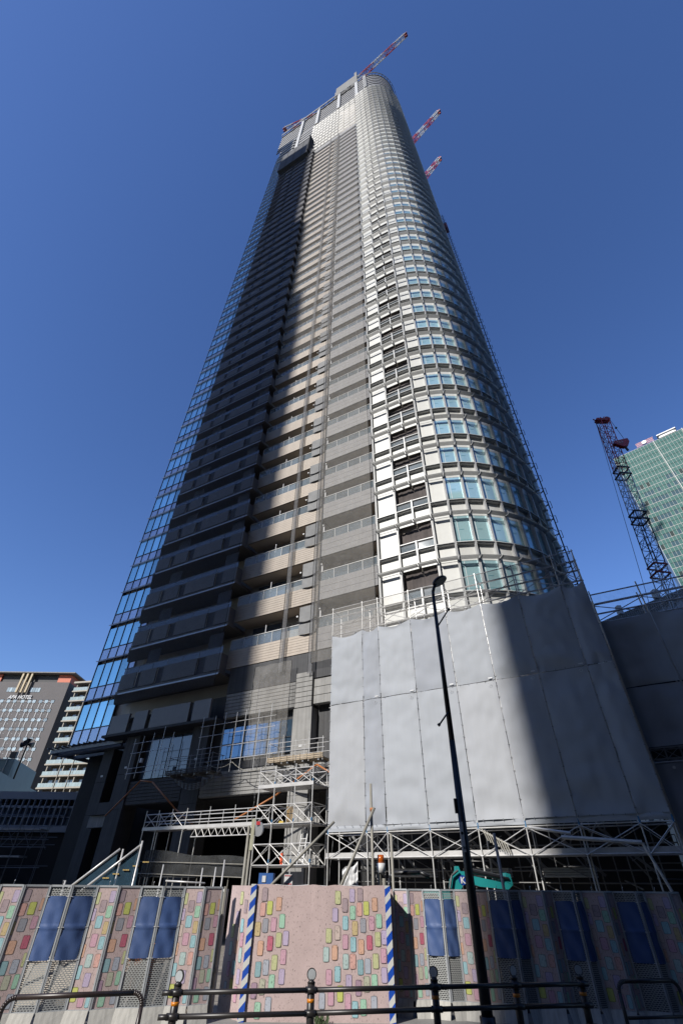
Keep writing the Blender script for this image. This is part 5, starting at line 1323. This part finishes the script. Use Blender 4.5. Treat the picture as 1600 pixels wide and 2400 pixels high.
bb = MB(); bb.box(29.6, 36.4, 42.4, 43.4, .005, 1.3); bb.box(29.6, 36.4, 46.6, 47.6, .005, 1.3); bb.box(31, 35, 43.4, 46.6, .6, 1.38); bb.build('crawler_track', M_black, cc, cco)

# ------------------------------------------------------------------ office blocks across the street (behind the viewer): they shade the site
def block(label, edge, wid, dep, sgn, h):
    """edge: ground point whose vertical edge draws the shadow line; block extends sideways (sgn) and away from the site"""
    d = Vector((math.sin(R(SUN_AZ)), math.cos(R(SUN_AZ)), 0)); n = Vector((d.y, -d.x, 0))*sgn
    base = Vector(edge)
    t = thing('office_block', label, 'building', tuple(base), math.atan2(n.y, n.x))
    ysign = 1 if sgn < 0 else -1       # local y that points away from the site
    y0, y1 = sorted((0, ysign*dep))
    M_o = mat('office_stone', (.30, .29, .28), .7, .1, .3); M_og = glass('office_glass', (.05, .07, .09), .06, 1.8, .2)
    MB().box(0, wid, y0, y1, 0, h).build('wall', M_o, t)
    bb = MB()
    yf = -ysign*.03
    for f in range(int(h/3.6)-1):
        z = 4+f*3.6; bb.box(1, wid-1, min(yf, yf+ysign*.02), max(yf, yf+ysign*.02), z, z+2.0)
    stuff(bb.build('window_band', M_og, t))
    MB().box(wid*.25, wid*.75, *sorted((ysign*2, ysign*(dep-2))), h, h+4).build('roof_plant', M_o, t)
dv = Vector((math.sin(R(SUN_AZ)), math.cos(R(SUN_AZ)), 0))
TANEL = math.tan(R(SUN_EL))
# right block: its left edge throws the shadow line over the round corner, the sheets and the fence
PR = fw_pt(8.44, 2.1); sR = 112.0
block('broad stone office block across the street shading the right half of the site', PR-dv*sR, 62, 26, 1, 162+sR*TANEL)
PLf = fw_pt(-12.9, -.05); sL = 125.0
block('tall stone office block across the street shading the left part of the tower', PLf-dv*sL, 48, 26, -1, 153+sL*TANEL)

t0 = PLf-dv*sL
nx_ = Vector((dv.y, -dv.x, 0))
for k, (w_, zs) in enumerate(((1.9, 100), (3.3, 70))):  # unseen steps added to shape the shadow edge on the tower front
    blk = bpy.data.objects['office_block.001']
    MB().box(-w_, 0, 1, 20, 0, zs+sL*TANEL).build('shadow_step', mat('office_stone', (.30, .29, .28)), blk)
def row(label, x0, x1, y0, y1, h):  # unseen rows added behind the viewer to hold back sky fill
    c = ((x0+x1)/2, y0, 0); t = thing('skylight_block', label, 'building', c)
    MB().box(x0, x1, y0-(y0-y1), y0, 0, h).build('wall', mat('street_stone', (.20, .195, .19), .8, .15, .3), t, c)
    bb = MB()
    for f in range(int(h/3.5)-1): bb.box(x0+1, x1-1, y0, y0+.03, 4+f*3.5, 5.8+f*3.5)
    stuff(bb.build('window_band', glass('street_glass', (.04, .05, .06), .06, 1.7, .1), t, c))
row('unseen high dark row on the right, added across the street to cut skylight', -25, 8, -24, -46, 74)
row('unseen second dark row further right, added across the street to cut skylight', 9, 62, -25, -46, 66)
row('unseen third dark row at the far right, added across the street to cut skylight', 63, 120, -25, -46, 52)
row('unseen low row between the two taller rows, added across the street to cut skylight', -59, -27, -26, -44, 22)
row('unseen dark row on the left, added across the street to cut skylight', -118, -66, -25, -46, 48)


t = thing('dark_backdrop', 'dark site hoarding added close behind the right folding fence to darken its mesh', 'backdrop', (5.2, 15.45, 0))
bb = MB()  # dark screen added so the mesh holes stay black
for k in range(9): bb.box(1.5+k*.82, 1.5+k*.82+.80, 15.4+.012*(k % 2), 15.44+.012*(k % 2), 0.004, 1.98)
bb.build('boards', mat('backdrop_dark', (.05, .05, .055), .7, .2), t, (5.2, 15.45, 0))

random.seed(21)
t = fthing('stacked_scaffold_parts', 'jumble of planks, props and bracing stored in the dark under the sheets', 'scaffold parts', 5, SY+2, 0)
o_ = (5, SY+2, 0); bb = MB()
for k in range(34):
    x = SA[0]+.4+random.random()*11.6; z = 2.2+random.random()*1.7; L_ = .5+random.random()*1.3; a = random.choice([0, 0, .6, -.6, 1.2])
    bb.bar((x, SY+1.2+random.random()*1.5, z), (x+L_*math.cos(a), SY+1.2+random.random()*1.5, z+L_*math.sin(a)*.7), .03+.04*random.random(), .03)
stuff(bb.build('loose_members', MATS['dull_pipe'], t, o_))
for k in range(3):
    bb = MB()
    for q in range(4): bb.box(1.0+k*2.9, 2.7+k*2.9, SY+1.3+.02*q, SY+1.9, 2.55+.07*q, 2.60+.07*q)
    bb.build('plank_bundle', M_plank, t, o_)
for k, (lb_, x, z0, z1) in enumerate((('thin grey cable dangling beside the left edge of the white sheets', -1.45, 2.4, 8.6), ('black cable dangling down the middle of the scaffold tower', -3.6, 2.6, 7.2), ('dark cable hanging from the sunlit work platform', -5.8, 4.6, 7.4))):
    pts = [(x+.05*math.sin(q*1.3+k), -3.2+.05*math.cos(q*1.1), z1+(z0-z1)*q/14) for q in range(15)]
    cable('hanging_cable', lb_, 'cable', [pts], .014, M_cable)
t = fthing('yellow_tool_bag', 'small yellow bag on the middle deck of the scaffold tower', 'bag', -4.1, TY+.5, 4.4)
MB().hexa([(-4.25, TY+.35, 4.4), (-3.95, TY+.35, 4.4), (-3.95, TY+.55, 4.4), (-4.25, TY+.55, 4.4), (-4.2, TY+.38, 4.55), (-4.0, TY+.38, 4.53), (-4.0, TY+.52, 4.53), (-4.2, TY+.52, 4.55)]).build('bag', mat('bag_yellow', (.6, .42, .05), .7, .2), t, (-4.1, TY+.5, 4.4))
# weeds at the foot of the gate
t = thing('weed_clump', 'little green weeds at the foot of the pink gate', 'weeds', (-.35, 14.05, 0))
bb = MB()
for k in range(60):
    x = -.5+.35*random.random(); y = 14.0+.12*random.random(); h = .05+.10*random.random(); a = random.random()*6.28; dx, dy = .04*math.cos(a), .04*math.sin(a)
    bb.quad((x-.006, y, 0), (x+.006, y, 0), (x+dx+.012, y+dy, h), (x+dx-.012, y+dy, h))
stuff(bb.build('leaves', mat('weed_green', (.06, .10, .03), .7, .3), t, (-.35, 14.05, 0)))

# small white maker's tags and ring marks on the canvas sheets
for i in (1, 2, 3, 4, 5, 6):
    bb = MB(); x = SA[i+1]-.28
    bb.box(x, x+.17, SY-.075, SY-.068, 9.13, 9.17); bb.build('sheet_tag', M_cwhite, scf, so)
    bb = MB(); c = (x+.02, 8.88)
    for k in range(14):
        a, b_ = 2*math.pi*k/14, 2*math.pi*(k+.8)/14
        bb.tube((c[0]+.055*math.cos(a), SY-.08, c[1]+.055*math.sin(a)), (c[0]+.055*math.cos(b_), SY-.08, c[1]+.055*math.sin(b_)), .006, 4)
    stuff(bb.build('sheet_ring_mark', M_cwhite, scf, so))

blk = bpy.data.objects['office_block.001']
MB().box(8.5, 47.5, .5, 25.5, 153.5+sL*TANEL, 190+sL*TANEL).build('sun_block_top', mat('office_stone', (.30, .29, .28)), blk)  # unseen top added to keep the sun off the glazed wing's upper end
